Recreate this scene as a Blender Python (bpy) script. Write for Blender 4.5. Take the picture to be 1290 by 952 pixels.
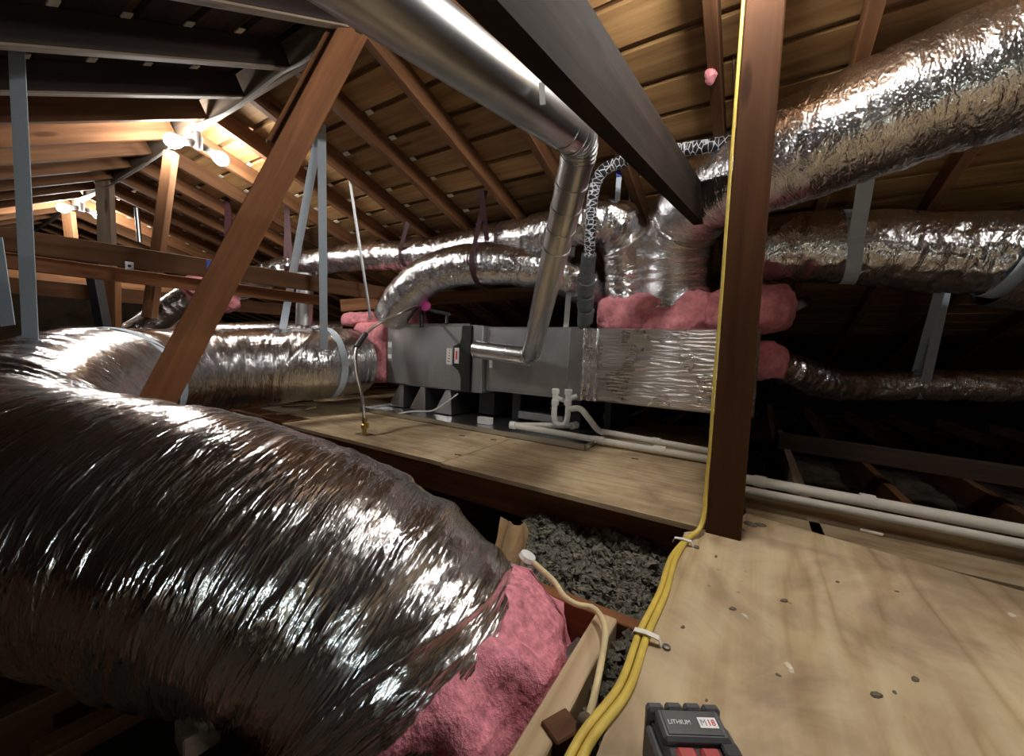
import bpy, math, random
import numpy as np
from mathutils import Vector, Matrix, noise as mnoise

for o in list(bpy.data.objects):
    bpy.data.objects.remove(o, do_unlink=True)
scene = bpy.context.scene
COL = scene.collection
rnd = random.Random(7)
RNG = np.random.RandomState(11)

# ------------------------------------------------------------------ camera
IW, IH, F, CX, CY, CAM_H = 1290.0, 952.0, 490.0, 645.0, 476.0, 0.45
def _n(v):
    v = np.array(v, float); return v / np.linalg.norm(v)
_down = _n([400 - CX, 7060 - CY, F])
_mx = _n([-150 - CX, 411.7 - CY, F])
_mx = _n(_mx - _down * _mx.dot(_down))
_X, _Z = -_mx, -_down
_Y = np.cross(_Z, _X)
B = np.array([_X, _Y, _Z])            # rows: world axes in (right, down, forward)
CAMP = np.array([0, 0, CAM_H])
def ray(x, y): return B @ np.array([(x - CX) / F, (y - CY) / F, 1.0])
def D(x, y, d): return CAMP + ray(x, y) * d                       # by distance
def Pz(x, y, z=0.0): r = ray(x, y); return CAMP + r * ((z - CAM_H) / r[2])   # on a level
def Py(x, y, Y0): r = ray(x, y); return CAMP + r * (Y0 / r[1])     # on a wall along X
def Px(x, y, X0): r = ray(x, y); return CAMP + r * (X0 / r[0])     # on a wall along Y

cam = bpy.data.cameras.new('camera')
cam.sensor_fit = 'HORIZONTAL'; cam.sensor_width = 36.0; cam.lens = F / IW * 36.0
cam.clip_start = 0.02
camo = bpy.data.objects.new('camera', cam); COL.objects.link(camo)
_m = Matrix.Identity(4)
for i in range(3):
    _m[i][0] = B[i][0]; _m[i][1] = -B[i][1]; _m[i][2] = -B[i][2]
_m[0][3], _m[1][3], _m[2][3] = CAMP
camo.matrix_world = _m
scene.camera = camo

# ------------------------------------------------------------------ world, exposure
world = bpy.data.worlds.new('World'); scene.world = world; world.use_nodes = True
world.node_tree.nodes['Background'].inputs[0].default_value = (0.02, 0.022, 0.025, 1)
world.node_tree.nodes['Background'].inputs[1].default_value = 0.02
scene.view_settings.view_transform = 'Standard'
scene.view_settings.look = 'None'
scene.view_settings.gamma = 1.0
scene.view_settings.use_curve_mapping = False
scene.view_settings.exposure = 0.0
BULB_STRENGTH = 350.0
BULB_COLOR = (1.0, 0.975, 0.92, 1)

# ------------------------------------------------------------------ materials
MATS = {}
def new_mat(name):
    m = bpy.data.materials.new(name); m.use_nodes = True
    nt = m.node_tree; b = nt.nodes['Principled BSDF']
    MATS[name] = m
    return m, nt, b
def node(nt, typ, **kw):
    n = nt.nodes.new(typ)
    for k, v in kw.items():
        if k in n.inputs.keys(): n.inputs[k].default_value = v
        else: setattr(n, k, v)
    return n
def ramp(nt, stops):
    r = nt.nodes.new('ShaderNodeValToRGB')
    while len(r.color_ramp.elements) < len(stops): r.color_ramp.elements.new(0.5)
    for e, (p, c) in zip(r.color_ramp.elements, stops):
        e.position = p; e.color = (*c, 1)
    return r
def uvmap(nt, scale, useobj=False):
    t = nt.nodes.new('ShaderNodeTexCoord')
    mp = nt.nodes.new('ShaderNodeMapping')
    mp.inputs['Scale'].default_value = scale
    nt.links.new(t.outputs['Object' if useobj else 'UV'], mp.inputs['Vector'])
    return mp
def bump(nt, b, src, strength=0.3, dist=0.005, prev=None):
    bm = nt.nodes.new('ShaderNodeBump')
    bm.inputs['Strength'].default_value = strength
    bm.inputs['Distance'].default_value = dist
    nt.links.new(src, bm.inputs['Height'])
    if prev is not None: nt.links.new(prev.outputs['Normal'], bm.inputs['Normal'])
    nt.links.new(bm.outputs['Normal'], b.inputs['Normal'])
    return bm

def mat_wood(name, c1, c2, c3, rough=0.75, vary=0.35, knots=True):
    m, nt, b = new_mat(name); L = nt.links.new
    mp = uvmap(nt, (1.6, 26, 26))
    n1 = node(nt, 'ShaderNodeTexNoise', Scale=1.0, Detail=6.0, Roughness=0.62, Distortion=0.5)
    L(mp.outputs[0], n1.inputs['Vector'])
    mp2 = uvmap(nt, (2.2, 5, 5))
    n2 = node(nt, 'ShaderNodeTexNoise', Scale=1.0, Detail=3.0, Roughness=0.5)
    L(mp2.outputs[0], n2.inputs['Vector'])
    r = ramp(nt, [(0.28, c1), (0.5, c2), (0.72, c3)])
    L(n1.outputs['Fac'], r.inputs[0])
    oi = nt.nodes.new('ShaderNodeObjectInfo')
    mr = node(nt, 'ShaderNodeMapRange')
    mr.inputs['To Min'].default_value = 1 - vary; mr.inputs['To Max'].default_value = 1 + vary * 0.5
    L(oi.outputs['Random'], mr.inputs['Value'])
    mr2 = node(nt, 'ShaderNodeMapRange')
    mr2.inputs['From Min'].default_value = 0.3; mr2.inputs['From Max'].default_value = 0.7
    mr2.inputs['To Min'].default_value = 0.72; mr2.inputs['To Max'].default_value = 1.12
    L(n2.outputs['Fac'], mr2.inputs['Value'])
    mu = node(nt, 'ShaderNodeMath', operation='MULTIPLY')
    L(mr.outputs[0], mu.inputs[0]); L(mr2.outputs[0], mu.inputs[1])
    hsv = nt.nodes.new('ShaderNodeHueSaturation')
    L(r.outputs[0], hsv.inputs['Color']); L(mu.outputs[0], hsv.inputs['Value'])
    col = hsv.outputs[0]
    if knots:
        mp3 = uvmap(nt, (2.1, 9, 9))
        v = node(nt, 'ShaderNodeTexVoronoi', Scale=1.0)
        L(mp3.outputs[0], v.inputs['Vector'])
        kr = ramp(nt, [(0.0, (0.25, 0.2, 0.18)), (0.09, (0.45, 0.4, 0.36)), (0.14, (1, 1, 1))])
        L(v.outputs['Distance'], kr.inputs[0])
        mx = nt.nodes.new('ShaderNodeMix'); mx.data_type = 'RGBA'; mx.blend_type = 'MULTIPLY'
        mx.inputs['Factor'].default_value = 0.85
        L(col, mx.inputs[6]); L(kr.outputs[0], mx.inputs[7]); col = mx.outputs[2]
    L(col, b.inputs['Base Color'])
    b.inputs['Roughness'].default_value = rough
    b.inputs['Specular IOR Level'].default_value = 0.25 if rough < 0.78 else 0.06
    bump(nt, b, n1.outputs['Fac'], 0.25, 0.004)
    return m
mat_wood('sheathing', (0.25, 0.135, 0.052), (0.40, 0.225, 0.09), (0.52, 0.31, 0.13), vary=0.42)
mat_wood('rafter_wood', (0.12, 0.052, 0.022), (0.19, 0.085, 0.036), (0.26, 0.125, 0.055))
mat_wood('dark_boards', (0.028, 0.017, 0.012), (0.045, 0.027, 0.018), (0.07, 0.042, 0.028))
mat_wood('shaded_rafter', (0.022, 0.015, 0.013), (0.035, 0.024, 0.02), (0.055, 0.036, 0.028), vary=0.2)  # near-slope rafters: shade of the bays put into the wood colour
mat_wood('red_wood', (0.14, 0.052, 0.02), (0.21, 0.083, 0.033), (0.28, 0.12, 0.05), vary=0.15)
mat_wood('post_wood', (0.055, 0.023, 0.010), (0.072, 0.031, 0.014), (0.095, 0.043, 0.020), vary=0.1, rough=0.8)
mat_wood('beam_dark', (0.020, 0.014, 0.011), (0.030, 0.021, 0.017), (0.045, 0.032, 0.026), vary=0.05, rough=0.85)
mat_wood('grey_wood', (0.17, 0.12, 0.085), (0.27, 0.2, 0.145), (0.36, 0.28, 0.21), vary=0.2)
mat_wood('pale_wood', (0.42, 0.29, 0.16), (0.56, 0.41, 0.25), (0.68, 0.53, 0.35), vary=0.15)
mat_wood('block_wood', (0.72, 0.63, 0.48), (0.82, 0.74, 0.6), (0.88, 0.82, 0.7), vary=0.2, knots=False)

def mat_ply(name, tint=1.0):
    m, nt, b = new_mat(name); L = nt.links.new
    mp = uvmap(nt, (0.9, 7.0, 1))
    n0 = node(nt, 'ShaderNodeTexNoise', Scale=1.0, Detail=2.0, Roughness=0.45)
    L(mp.outputs[0], n0.inputs['Vector'])
    mu = node(nt, 'ShaderNodeMath', operation='MULTIPLY'); mu.inputs[1].default_value = 9.0
    L(n0.outputs['Fac'], mu.inputs[0])
    fr = node(nt, 'ShaderNodeMath', operation='PINGPONG'); fr.inputs[1].default_value = 0.5
    L(mu.outputs[0], fr.inputs[0])
    mpf = uvmap(nt, (3, 120, 1))
    nf = node(nt, 'ShaderNodeTexNoise', Scale=1.0, Detail=3.0)
    L(mpf.outputs[0], nf.inputs['Vector'])
    a = node(nt, 'ShaderNodeMath', operation='MULTIPLY_ADD'); a.inputs[1].default_value = 0.35
    L(nf.outputs['Fac'], a.inputs[0]); L(fr.outputs[0], a.inputs[2])
    t = tint
    r = ramp(nt, [(0.1, (0.40*t, 0.285*t, 0.155*t)), (0.35, (0.50*t, 0.385*t, 0.235*t)), (0.75, (0.565*t, 0.455*t, 0.295*t))])
    L(a.outputs[0], r.inputs[0])
    mps = uvmap(nt, (4.5, 5.5, 1))
    ns = node(nt, 'ShaderNodeTexNoise', Scale=1.0, Detail=5.0, Roughness=0.6, Distortion=0.6)
    L(mps.outputs[0], ns.inputs['Vector'])
    rs = ramp(nt, [(0.33, (0.6, 0.56, 0.55)), (0.47, (0.86, 0.82, 0.8)), (0.56, (1.0, 1.0, 0.98)), (0.68, (1.14, 1.14, 1.12))])
    L(ns.outputs['Fac'], rs.inputs[0])
    mx = nt.nodes.new('ShaderNodeMix'); mx.data_type = 'RGBA'; mx.blend_type = 'MULTIPLY'; mx.inputs['Factor'].default_value = 1
    L(r.outputs[0], mx.inputs[6]); L(rs.outputs[0], mx.inputs[7])
    # dark specks and footmarks
    mpk = uvmap(nt, (16, 16, 1))
    v = node(nt, 'ShaderNodeTexVoronoi', Scale=1.0)
    L(mpk.outputs[0], v.inputs['Vector'])
    kr = ramp(nt, [(0.0, (0.3, 0.25, 0.22)), (0.05, (0.5, 0.45, 0.4)), (0.075, (1, 1, 1))])
    L(v.outputs['Distance'], kr.inputs[0])
    mx2 = nt.nodes.new('ShaderNodeMix'); mx2.data_type = 'RGBA'; mx2.blend_type = 'MULTIPLY'; mx2.inputs['Factor'].default_value = 0.6
    L(mx.outputs[2], mx2.inputs[6]); L(kr.outputs[0], mx2.inputs[7])
    L(mx2.outputs[2], b.inputs['Base Color'])
    b.inputs['Roughness'].default_value = 0.62
    b.inputs['Specular IOR Level'].default_value = 0.3
    bump(nt, b, nf.outputs['Fac'], 0.12, 0.002)
    return m
mat_ply('plywood'); mat_ply('plywood_aged', 0.72)

def mat_foil(name, base=(0.83, 0.83, 0.85), s1=(55, 9), s2=(190, 45), st1=0.55, st2=0.35, rough=(0.12, 0.34)):
    m, nt, b = new_mat(name); L = nt.links.new
    mp = uvmap(nt, (s1[0], s1[1], 1))
    n1 = node(nt, 'ShaderNodeTexNoise', Scale=1.0, Detail=4.0, Roughness=0.55, Distortion=0.7)
    n1.noise_type = 'RIDGED_MULTIFRACTAL'
    L(mp.outputs[0], n1.inputs['Vector'])
    mp2 = uvmap(nt, (s2[0], s2[1], 1))
    n2 = node(nt, 'ShaderNodeTexNoise', Scale=1.0, Detail=3.0, Roughness=0.5, Distortion=0.4)
    L(mp2.outputs[0], n2.inputs['Vector'])
    mp3 = uvmap(nt, (7, 5, 1))
    n3 = node(nt, 'ShaderNodeTexNoise', Scale=1.0, Detail=3.0)
    L(mp3.outputs[0], n3.inputs['Vector'])
    mr = node(nt, 'ShaderNodeMapRange')
    mr.inputs['From Min'].default_value = 0.3; mr.inputs['From Max'].default_value = 0.7
    mr.inputs['To Min'].default_value = rough[0]; mr.inputs['To Max'].default_value = rough[1]
    L(n3.outputs['Fac'], mr.inputs['Value'])
    L(mr.outputs[0], b.inputs['Roughness'])
    b.inputs['Base Color'].default_value = (*base, 1)
    b.inputs['Metallic'].default_value = 1.0
    mp4 = uvmap(nt, (5, 4, 1))
    n4 = node(nt, 'ShaderNodeTexNoise', Scale=1.0, Detail=2.0)
    L(mp4.outputs[0], n4.inputs['Vector'])
    k1 = node(nt, 'ShaderNodeMapRange')
    k1.inputs['From Min'].default_value = 0.35; k1.inputs['From Max'].default_value = 0.62
    k1.inputs['To Min'].default_value = st1*0.45; k1.inputs['To Max'].default_value = st1
    L(n4.outputs['Fac'], k1.inputs['Value'])
    b1 = bump(nt, b, n1.outputs['Fac'], st1, 0.008)
    L(k1.outputs[0], b1.inputs['Strength'])
    bump(nt, b, n2.outputs['Fac'], st2, 0.004, b1)
    return m
mat_foil('foil', s1=(80, 32), s2=(230, 110), st1=0.8, st2=0.5, rough=(0.12, 0.26))
mat_foil('foil_near', s1=(95, 11), s2=(300, 50), st1=0.9, st2=0.5, rough=(0.12, 0.27))
mat_foil('foil_wrap', s1=(6, 60), s2=(30, 200), st1=0.9, st2=0.6, base=(0.8, 0.79, 0.8), rough=(0.2, 0.4))

def mat_simple(name, col, rough=0.5, metal=0.0, nscale=0, nstr=0.2, ndist=0.003, cvar=0.0, spec=0.5, useobj=True):
    m, nt, b = new_mat(name); L = nt.links.new
    b.inputs['Base Color'].default_value = (*col, 1)
    b.inputs['Roughness'].default_value = rough
    b.inputs['Metallic'].default_value = metal
    b.inputs['Specular IOR Level'].default_value = spec
    if nscale:
        mp = uvmap(nt, (1, 1, 1), useobj)
        n1 = node(nt, 'ShaderNodeTexNoise', Scale=nscale, Detail=5.0, Roughness=0.6)
        L(mp.outputs[0], n1.inputs['Vector'])
        if cvar:
            r = ramp(nt, [(0.3, tuple(c * (1 - cvar) for c in col)), (0.7, tuple(min(1, c * (1 + cvar)) for c in col))])
            L(n1.outputs['Fac'], r.inputs[0]); L(r.outputs[0], b.inputs['Base Color'])
        if nstr: bump(nt, b, n1.outputs['Fac'], nstr, ndist)
    return m
mat_simple('galvanised', (0.62, 0.63, 0.64), 0.3, 1.0, 9, 0.08, 0.004, 0.12)
mat_simple('galvanised_dull', (0.5, 0.51, 0.52), 0.42, 1.0, 7, 0.06, 0.004, 0.15)
mat_simple('cabinet_metal', (0.42, 0.425, 0.43), 0.42, 0.75, 5, 0.03, 0.002, 0.08)
mat_simple('pink_wool', (0.86, 0.31, 0.35), 0.95, 0, 26, 0.9, 0.012, 0.3, 0.1)
mat_simple('pink_wool_near', (0.80, 0.27, 0.33), 0.8, 0, 60, 1.0, 0.008, 0.4, 0.2)
mat_simple('cellulose', (0.19, 0.178, 0.145), 1.0, 0, 90, 1.0, 0.006, 0.45, 0.05)
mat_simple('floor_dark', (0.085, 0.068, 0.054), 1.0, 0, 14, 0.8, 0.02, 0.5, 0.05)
mat_simple('underlay', (0.16, 0.09, 0.05), 0.9, 0, 8, 0.2, 0.005, 0.3, 0.1)
mat_simple('wall_dark', (0.11, 0.075, 0.05), 0.9, 0, 5, 0.2, 0.005, 0.3, 0.1)
mat_simple('strap_grey', (0.58, 0.67, 0.76), 0.6, 0, 200, 0.3, 0.001, 0.08)
mat_simple('strap_red', (0.05, 0.015, 0.022), 0.6, 0, 120, 0.2, 0.001, 0.3)
mat_simple('pvc', (0.72, 0.68, 0.6), 0.35, 0, 12, 0.0, 0.001, 0.07)
mat_simple('pvc_white', (0.78, 0.77, 0.73), 0.35, 0, 12, 0.0, 0.001, 0.07)
mat_simple('black_plastic', (0.018, 0.018, 0.02), 0.45, 0, 60, 0.1, 0.001, 0.2)
mat_simple('grey_plastic', (0.07, 0.07, 0.075), 0.5, 0, 60, 0.1, 0.001, 0.2)
mat_simple('red_plastic', (0.42, 0.05, 0.05), 0.4, 0, 30, 0.05, 0.001, 0.15)
mat_simple('white_print', (0.85, 0.85, 0.85), 0.5)
mat_simple('red_print', (0.75, 0.08, 0.1), 0.5)
mat_simple('label_white', (0.78, 0.78, 0.75), 0.5, 0, 90, 0, 0.001, 0.1)
mat_simple('label_dark', (0.3, 0.32, 0.34), 0.5)
mat_simple('yellow_jacket', (0.64, 0.47, 0.085), 0.45, 0, 40, 0.05, 0.001, 0.12)
mat_simple('cream_jacket', (0.66, 0.54, 0.3), 0.5, 0, 40, 0.05, 0.001, 0.12)
mat_simple('white_cord', (0.72, 0.72, 0.7), 0.5)
mat_simple('staple_white', (0.8, 0.78, 0.72), 0.4)
mat_simple('foam_grey', (0.09, 0.1, 0.11), 0.8, 0, 40, 0.3, 0.003, 0.2)
mat_simple('steel_tube', (0.55, 0.52, 0.47), 0.3, 1.0, 20, 0.05, 0.001, 0.1)
mat_simple('brass', (0.68, 0.5, 0.2), 0.3, 1.0, 20, 0.05, 0.001, 0.1)
mat_simple('magenta', (0.78, 0.1, 0.38), 0.5, 0, 30, 0.1, 0.001, 0.15)
mat_simple('blue_tape', (0.06, 0.1, 0.5), 0.6)
mat_simple('kraft', (0.55, 0.38, 0.2), 0.9, 0, 20, 0.3, 0.003, 0.2)
mat_simple('stone_grey', (0.15, 0.115, 0.08), 0.9, 0, 60, 0.4, 0.003, 0.3)
mat_simple('chip_pale', (0.66, 0.58, 0.45), 0.8, 0, 60, 0.2, 0.002, 0.2)
mat_simple('nail_metal', (0.2, 0.18, 0.16), 0.5, 0.8)
mat_simple('black_tube', (0.02, 0.02, 0.022), 0.5, 0, 20, 0.1, 0.001, 0.2)

def mat_tape():
    m, nt, b = new_mat('line_wrap'); L = nt.links.new
    mp = uvmap(nt, (60, 32, 1))
    v = node(nt, 'ShaderNodeTexVoronoi', Scale=1.0)
    L(mp.outputs[0], v.inputs['Vector'])
    v.feature = 'DISTANCE_TO_EDGE'
    r = ramp(nt, [(0.05, (0.6, 0.62, 0.66)), (0.07, (0.015, 0.016, 0.02))])
    L(v.outputs['Distance'], r.inputs[0])
    L(r.outputs[0], b.inputs['Base Color'])
    b.inputs['Roughness'].default_value = 0.35
    bump(nt, b, v.outputs['Distance'], 0.4, 0.004)
mat_tape()
def mat_bulb():
    m, nt, b = new_mat('bulb_glow')
    b.inputs['Base Color'].default_value = (1, 1, 1, 1)
    b.inputs['Emission Color'].default_value = BULB_COLOR
    b.inputs['Emission Strength'].default_value = BULB_STRENGTH
mat_bulb()
mat_simple('socket', (0.12, 0.12, 0.12), 0.5)
mat_simple('white_plastic', (0.8, 0.8, 0.78), 0.4)

# ------------------------------------------------------------------ object helpers
WLOC = {}
def wloc(o): return WLOC.get(o.name, np.zeros(3))
def tag(o, label=None, cat=None, group=None, kind=None):
    if label: o['label'] = label
    if cat: o['category'] = cat
    if group: o['group'] = group
    if kind: o['kind'] = kind
    return o
def empty(name, loc, label=None, cat=None, group=None, kind=None):
    o = bpy.data.objects.new(name, None); COL.objects.link(o)
    o.location = tuple(loc); WLOC[o.name] = np.array(loc, float)
    o.empty_display_size = 0.05
    return tag(o, label, cat, group, kind)
def obj(name, verts, faces, mat, parent=None, uv=None, smooth=False):
    """one mesh object from WORLD vertices; uv: per-vertex or per-loop (n,2)"""
    V = np.asarray(verts, float)
    if parent is not None: off = wloc(parent)
    else:
        off = (V.min(0) + V.max(0)) / 2; off[2] = V[:, 2].min()
    me = bpy.data.meshes.new(name)
    me.from_pydata((V - off).tolist(), [], [list(map(int, f)) for f in faces])
    if uv is not None:
        lay = me.uv_layers.new(name='UVMap')
        U = np.asarray(uv, float)
        if len(U) == len(V):
            li = np.empty(len(me.loops), dtype=np.int32); me.loops.foreach_get('vertex_index', li)
            U = U[li]
        lay.data.foreach_set('uv', U.astype(np.float32).ravel())
    if smooth: me.polygons.foreach_set('use_smooth', [True] * len(me.polygons))
    me.materials.append(MATS[mat]); me.update()
    o = bpy.data.objects.new(name, me); COL.objects.link(o)
    if parent is not None: o.parent = parent
    else: o.location = tuple(off)
    WLOC[o.name] = off
    return o
class MB:
    """collects geometry of one part"""
    def __init__(s): s.v, s.f, s.u = [], [], []
    def add(s, v, f, u=None):
        n = len(s.v); s.v += [tuple(p) for p in v]; s.f += [[n + i for i in q] for q in f]
        if u is None: u = [(0, 0)] * sum(len(q) for q in f)
        s.u += [tuple(x) for x in u]; return s
    def box(s, lo, hi, bev=0.0, axis=0):
        lo, hi = np.minimum(lo, hi), np.maximum(lo, hi)
        c = (lo + hi) / 2; e = (hi - lo) / 2
        ax = [np.eye(3)[i] for i in range(3)]
        return s.obox(c, ax[axis], ax[(axis + 1) % 3], e[axis], e[(axis + 1) % 3], e[(axis + 2) % 3], bev)
    def obox(s, c, a, b, la, lb, lc, bev=0.0):
        """box with axes a (length), b, a x b; half extents; chamfered edges"""
        c = np.array(c, float); a = _n(a); b = np.array(b, float); b = _n(b - a * a.dot(b)); d = np.cross(a, b)
        ou = rnd.random() * 20; ov = rnd.random() * 20
        if bev <= 0:
            P = []; 
            for i in (-1, 1):
                for j in (-1, 1):
                    for k in (-1, 1): P.append((i * la, j * lb, k * lc))
            Fs = [(0, 1, 3, 2), (4, 6, 7, 5), (0, 4, 5, 1), (2, 3, 7, 6), (0, 2, 6, 4), (1, 5, 7, 3)]
        else:
            P = []; Fs = []; idx = {}
            for i in (-1, 1):
                for j in (-1, 1):
                    for k in (-1, 1):
                        for t in range(3):
                            e = [la - bev, lb - bev, lc - bev]; e[t] += bev
                            idx[(i, j, k, t)] = len(P); P.append((i * e[0], j * e[1], k * e[2]))
            def q(*n): Fs.append(tuple(idx[x] for x in n))
            for g in (-1, 1):
                q((g,-1,-1,0),(g,1,-1,0),(g,1,1,0),(g,-1,1,0)) if g > 0 else q((g,-1,-1,0),(g,-1,1,0),(g,1,1,0),(g,1,-1,0))
                q((-1,g,-1,1),(-1,g,1,1),(1,g,1,1),(1,g,-1,1)) if g > 0 else q((-1,g,-1,1),(1,g,-1,1),(1,g,1,1),(-1,g,1,1))
                q((-1,-1,g,2),(1,-1,g,2),(1,1,g,2),(-1,1,g,2)) if g > 0 else q((-1,-1,g,2),(-1,1,g,2),(1,1,g,2),(1,-1,g,2))
            for j in (-1, 1):
                for k in (-1, 1):
                    q((-1,j,k,1),(1,j,k,1),(1,j,k,2),(-1,j,k,2))
                    q((j,-1,k,0),(j,1,k,0),(j,1,k,2),(j,-1,k,2))
                    q((j,k,-1,0),(j,k,1,0),(j,k,1,1),(j,k,-1,1))
            for i in (-1, 1):
                for j in (-1, 1):
                    for k in (-1, 1): q((i,j,k,0),(i,j,k,1),(i,j,k,2))
        P = np.array(P, float)
        U = []
        for f in Fs:
            pts = P[list(f)]; nrm = np.cross(pts[1] - pts[0], pts[2] - pts[0]); t = int(np.argmax(np.abs(nrm)))
            for p in pts:
                if t == 0: U.append((p[1] * 0.08 + ou, p[2] + ov))
                elif t == 1: U.append((p[0] + ou, p[2] + ov + 0.37))
                else: U.append((p[0] + ou, p[1] + ov))
        W = c + P[:, :1] * a + P[:, 1:2] * b + P[:, 2:3] * d
        return s.add(W, Fs, U)
    def tube(s, pts, r, n=10, cap=True):
        V, Fq, U = tube_mesh(pts, r, n, cap)
        Ul = [U[i] for q in Fq for i in q]
        return s.add(V, Fq, Ul)
    def build(s, name, mat, parent=None, smooth=False):
        return obj(name, s.v, s.f, mat, parent, s.u, smooth)
def frames(P):
    P = np.asarray(P, float); T = np.gradient(P, axis=0); T /= np.linalg.norm(T, axis=1)[:, None]
    up = np.array([0, 0, 1.0])
    if abs(T[0].dot(up)) > 0.95: up = np.array([0, 1.0, 0])
    N = [_n(up - T[0] * T[0].dot(up))]
    for i in range(1, len(P)):
        v = N[-1] - T[i] * N[-1].dot(T[i]); N.append(_n(v))
    N = np.array(N); return T, N, np.cross(T, N)
def spline(C, n=400, closed=False):
    """Catmull-Rom through points, resampled evenly"""
    C = [np.array(c, float) for c in C]
    C = [2 * C[0] - C[1]] + C + [2 * C[-1] - C[-2]]
    out = []
    for i in range(1, len(C) - 2):
        p0, p1, p2, p3 = C[i-1:i+3]
        d1 = max(np.linalg.norm(p1-p0), 1e-6)**0.5; d2 = max(np.linalg.norm(p2-p1), 1e-6)**0.5; d3 = max(np.linalg.norm(p3-p2), 1e-6)**0.5
        t0, t1, t2, t3 = 0, d1, d1+d2, d1+d2+d3
        for t in np.linspace(t1, t2, 40, endpoint=False):
            A1 = (t1-t)/(t1-t0)*p0+(t-t0)/(t1-t0)*p1; A2 = (t2-t)/(t2-t1)*p1+(t-t1)/(t2-t1)*p2; A3 = (t3-t)/(t3-t2)*p2+(t-t2)/(t3-t2)*p3
            B1 = (t2-t)/(t2-t0)*A1+(t-t0)/(t2-t0)*A2; B2 = (t3-t)/(t3-t1)*A2+(t-t1)/(t3-t1)*A3
            out.append((t2-t)/(t2-t1)*B1+(t-t1)/(t2-t1)*B2)
    out.append(C[-2]); out = np.array(out)
    s = np.concatenate([[0], np.cumsum(np.linalg.norm(np.diff(out, axis=0), axis=1))])
    return out, s
def resample(out, s, q): return np.stack([np.interp(q, s, out[:, k]) for k in range(3)], 1)
def path(C, step=0.02):
    out, s = spline(C); n = max(2, int(s[-1] / step)); return resample(out, s, np.linspace(0, s[-1], n))
def tube_mesh(pts, r, n=10, cap=True):
    P = np.asarray(pts, float); m = len(P)
    r = np.full(m, r) if np.isscalar(r) else np.asarray(r)
    T, N, Bn = frames(P)
    s = np.concatenate([[0], np.cumsum(np.linalg.norm(np.diff(P, axis=0), axis=1))])
    th = np.linspace(0, 2*np.pi, n, endpoint=False)
    V = P[:, None] + r[:, None, None] * (np.cos(th)[None, :, None] * N[:, None] + np.sin(th)[None, :, None] * Bn[:, None])
    V = V.reshape(-1, 3)
    U = np.stack([np.repeat(s, n), np.tile(th * r.mean(), m)], 1)
    Fq = [[i*n+j, i*n+(j+1) % n, (i+1)*n+(j+1) % n, (i+1)*n+j] for i in range(m-1) for j in range(n)]
    if cap: Fq += [list(range(n))[::-1], [(m-1)*n+j for j in range(n)]]
    return V, Fq, U
def tube(name, pts, r, mat, parent=None, n=12, smooth=True):
    V, Fq, U = tube_mesh(pts, r, n)
    o = obj(name, V, Fq, mat, parent, U, smooth); o.data.set_sharp_from_angle(angle=0.7); return o
def lathe(name, base, axis, prof, mat, parent=None, n=20, smooth=True):
    """prof: (along, radius)"""
    a = _n(axis); base = np.array(base, float)
    pts = [base + a * h for h, _ in prof]
    up = np.array([0, 0, 1.0]) if abs(a[2]) < 0.9 else np.array([0, 1.0, 0])
    N = _n(up - a * a.dot(up)); Bn = np.cross(a, N)
    th = np.linspace(0, 2*np.pi, n, endpoint=False); V = []; 
    for p, (_, r) in zip(pts, prof):
        for t in th: V.append(p + r * (math.cos(t) * N + math.sin(t) * Bn))
    m = len(prof)
    Fq = [[i*n+j, i*n+(j+1) % n, (i+1)*n+(j+1) % n, (i+1)*n+j] for i in range(m-1) for j in range(n)]
    Fq += [list(range(n))[::-1], [(m-1)*n+j for j in range(n)]]
    U = [(h, t * 0.05) for h, _ in prof for t in th]
    o = obj(name, V, Fq, mat, parent, U, smooth); o.data.set_sharp_from_angle(angle=0.7); return o
def board(name, p0, p1, width, thick, wdir, mat, parent=None, bev=0.002):
    """timber from p0 to p1 along its centre line, width measured along wdir"""
    p0, p1 = np.array(p0, float), np.array(p1, float)
    m = MB().obox((p0+p1)/2, p1-p0, wdir, np.linalg.norm(p1-p0)/2, width/2, thick/2, bev)
    return m.build(name, mat, parent)
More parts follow.
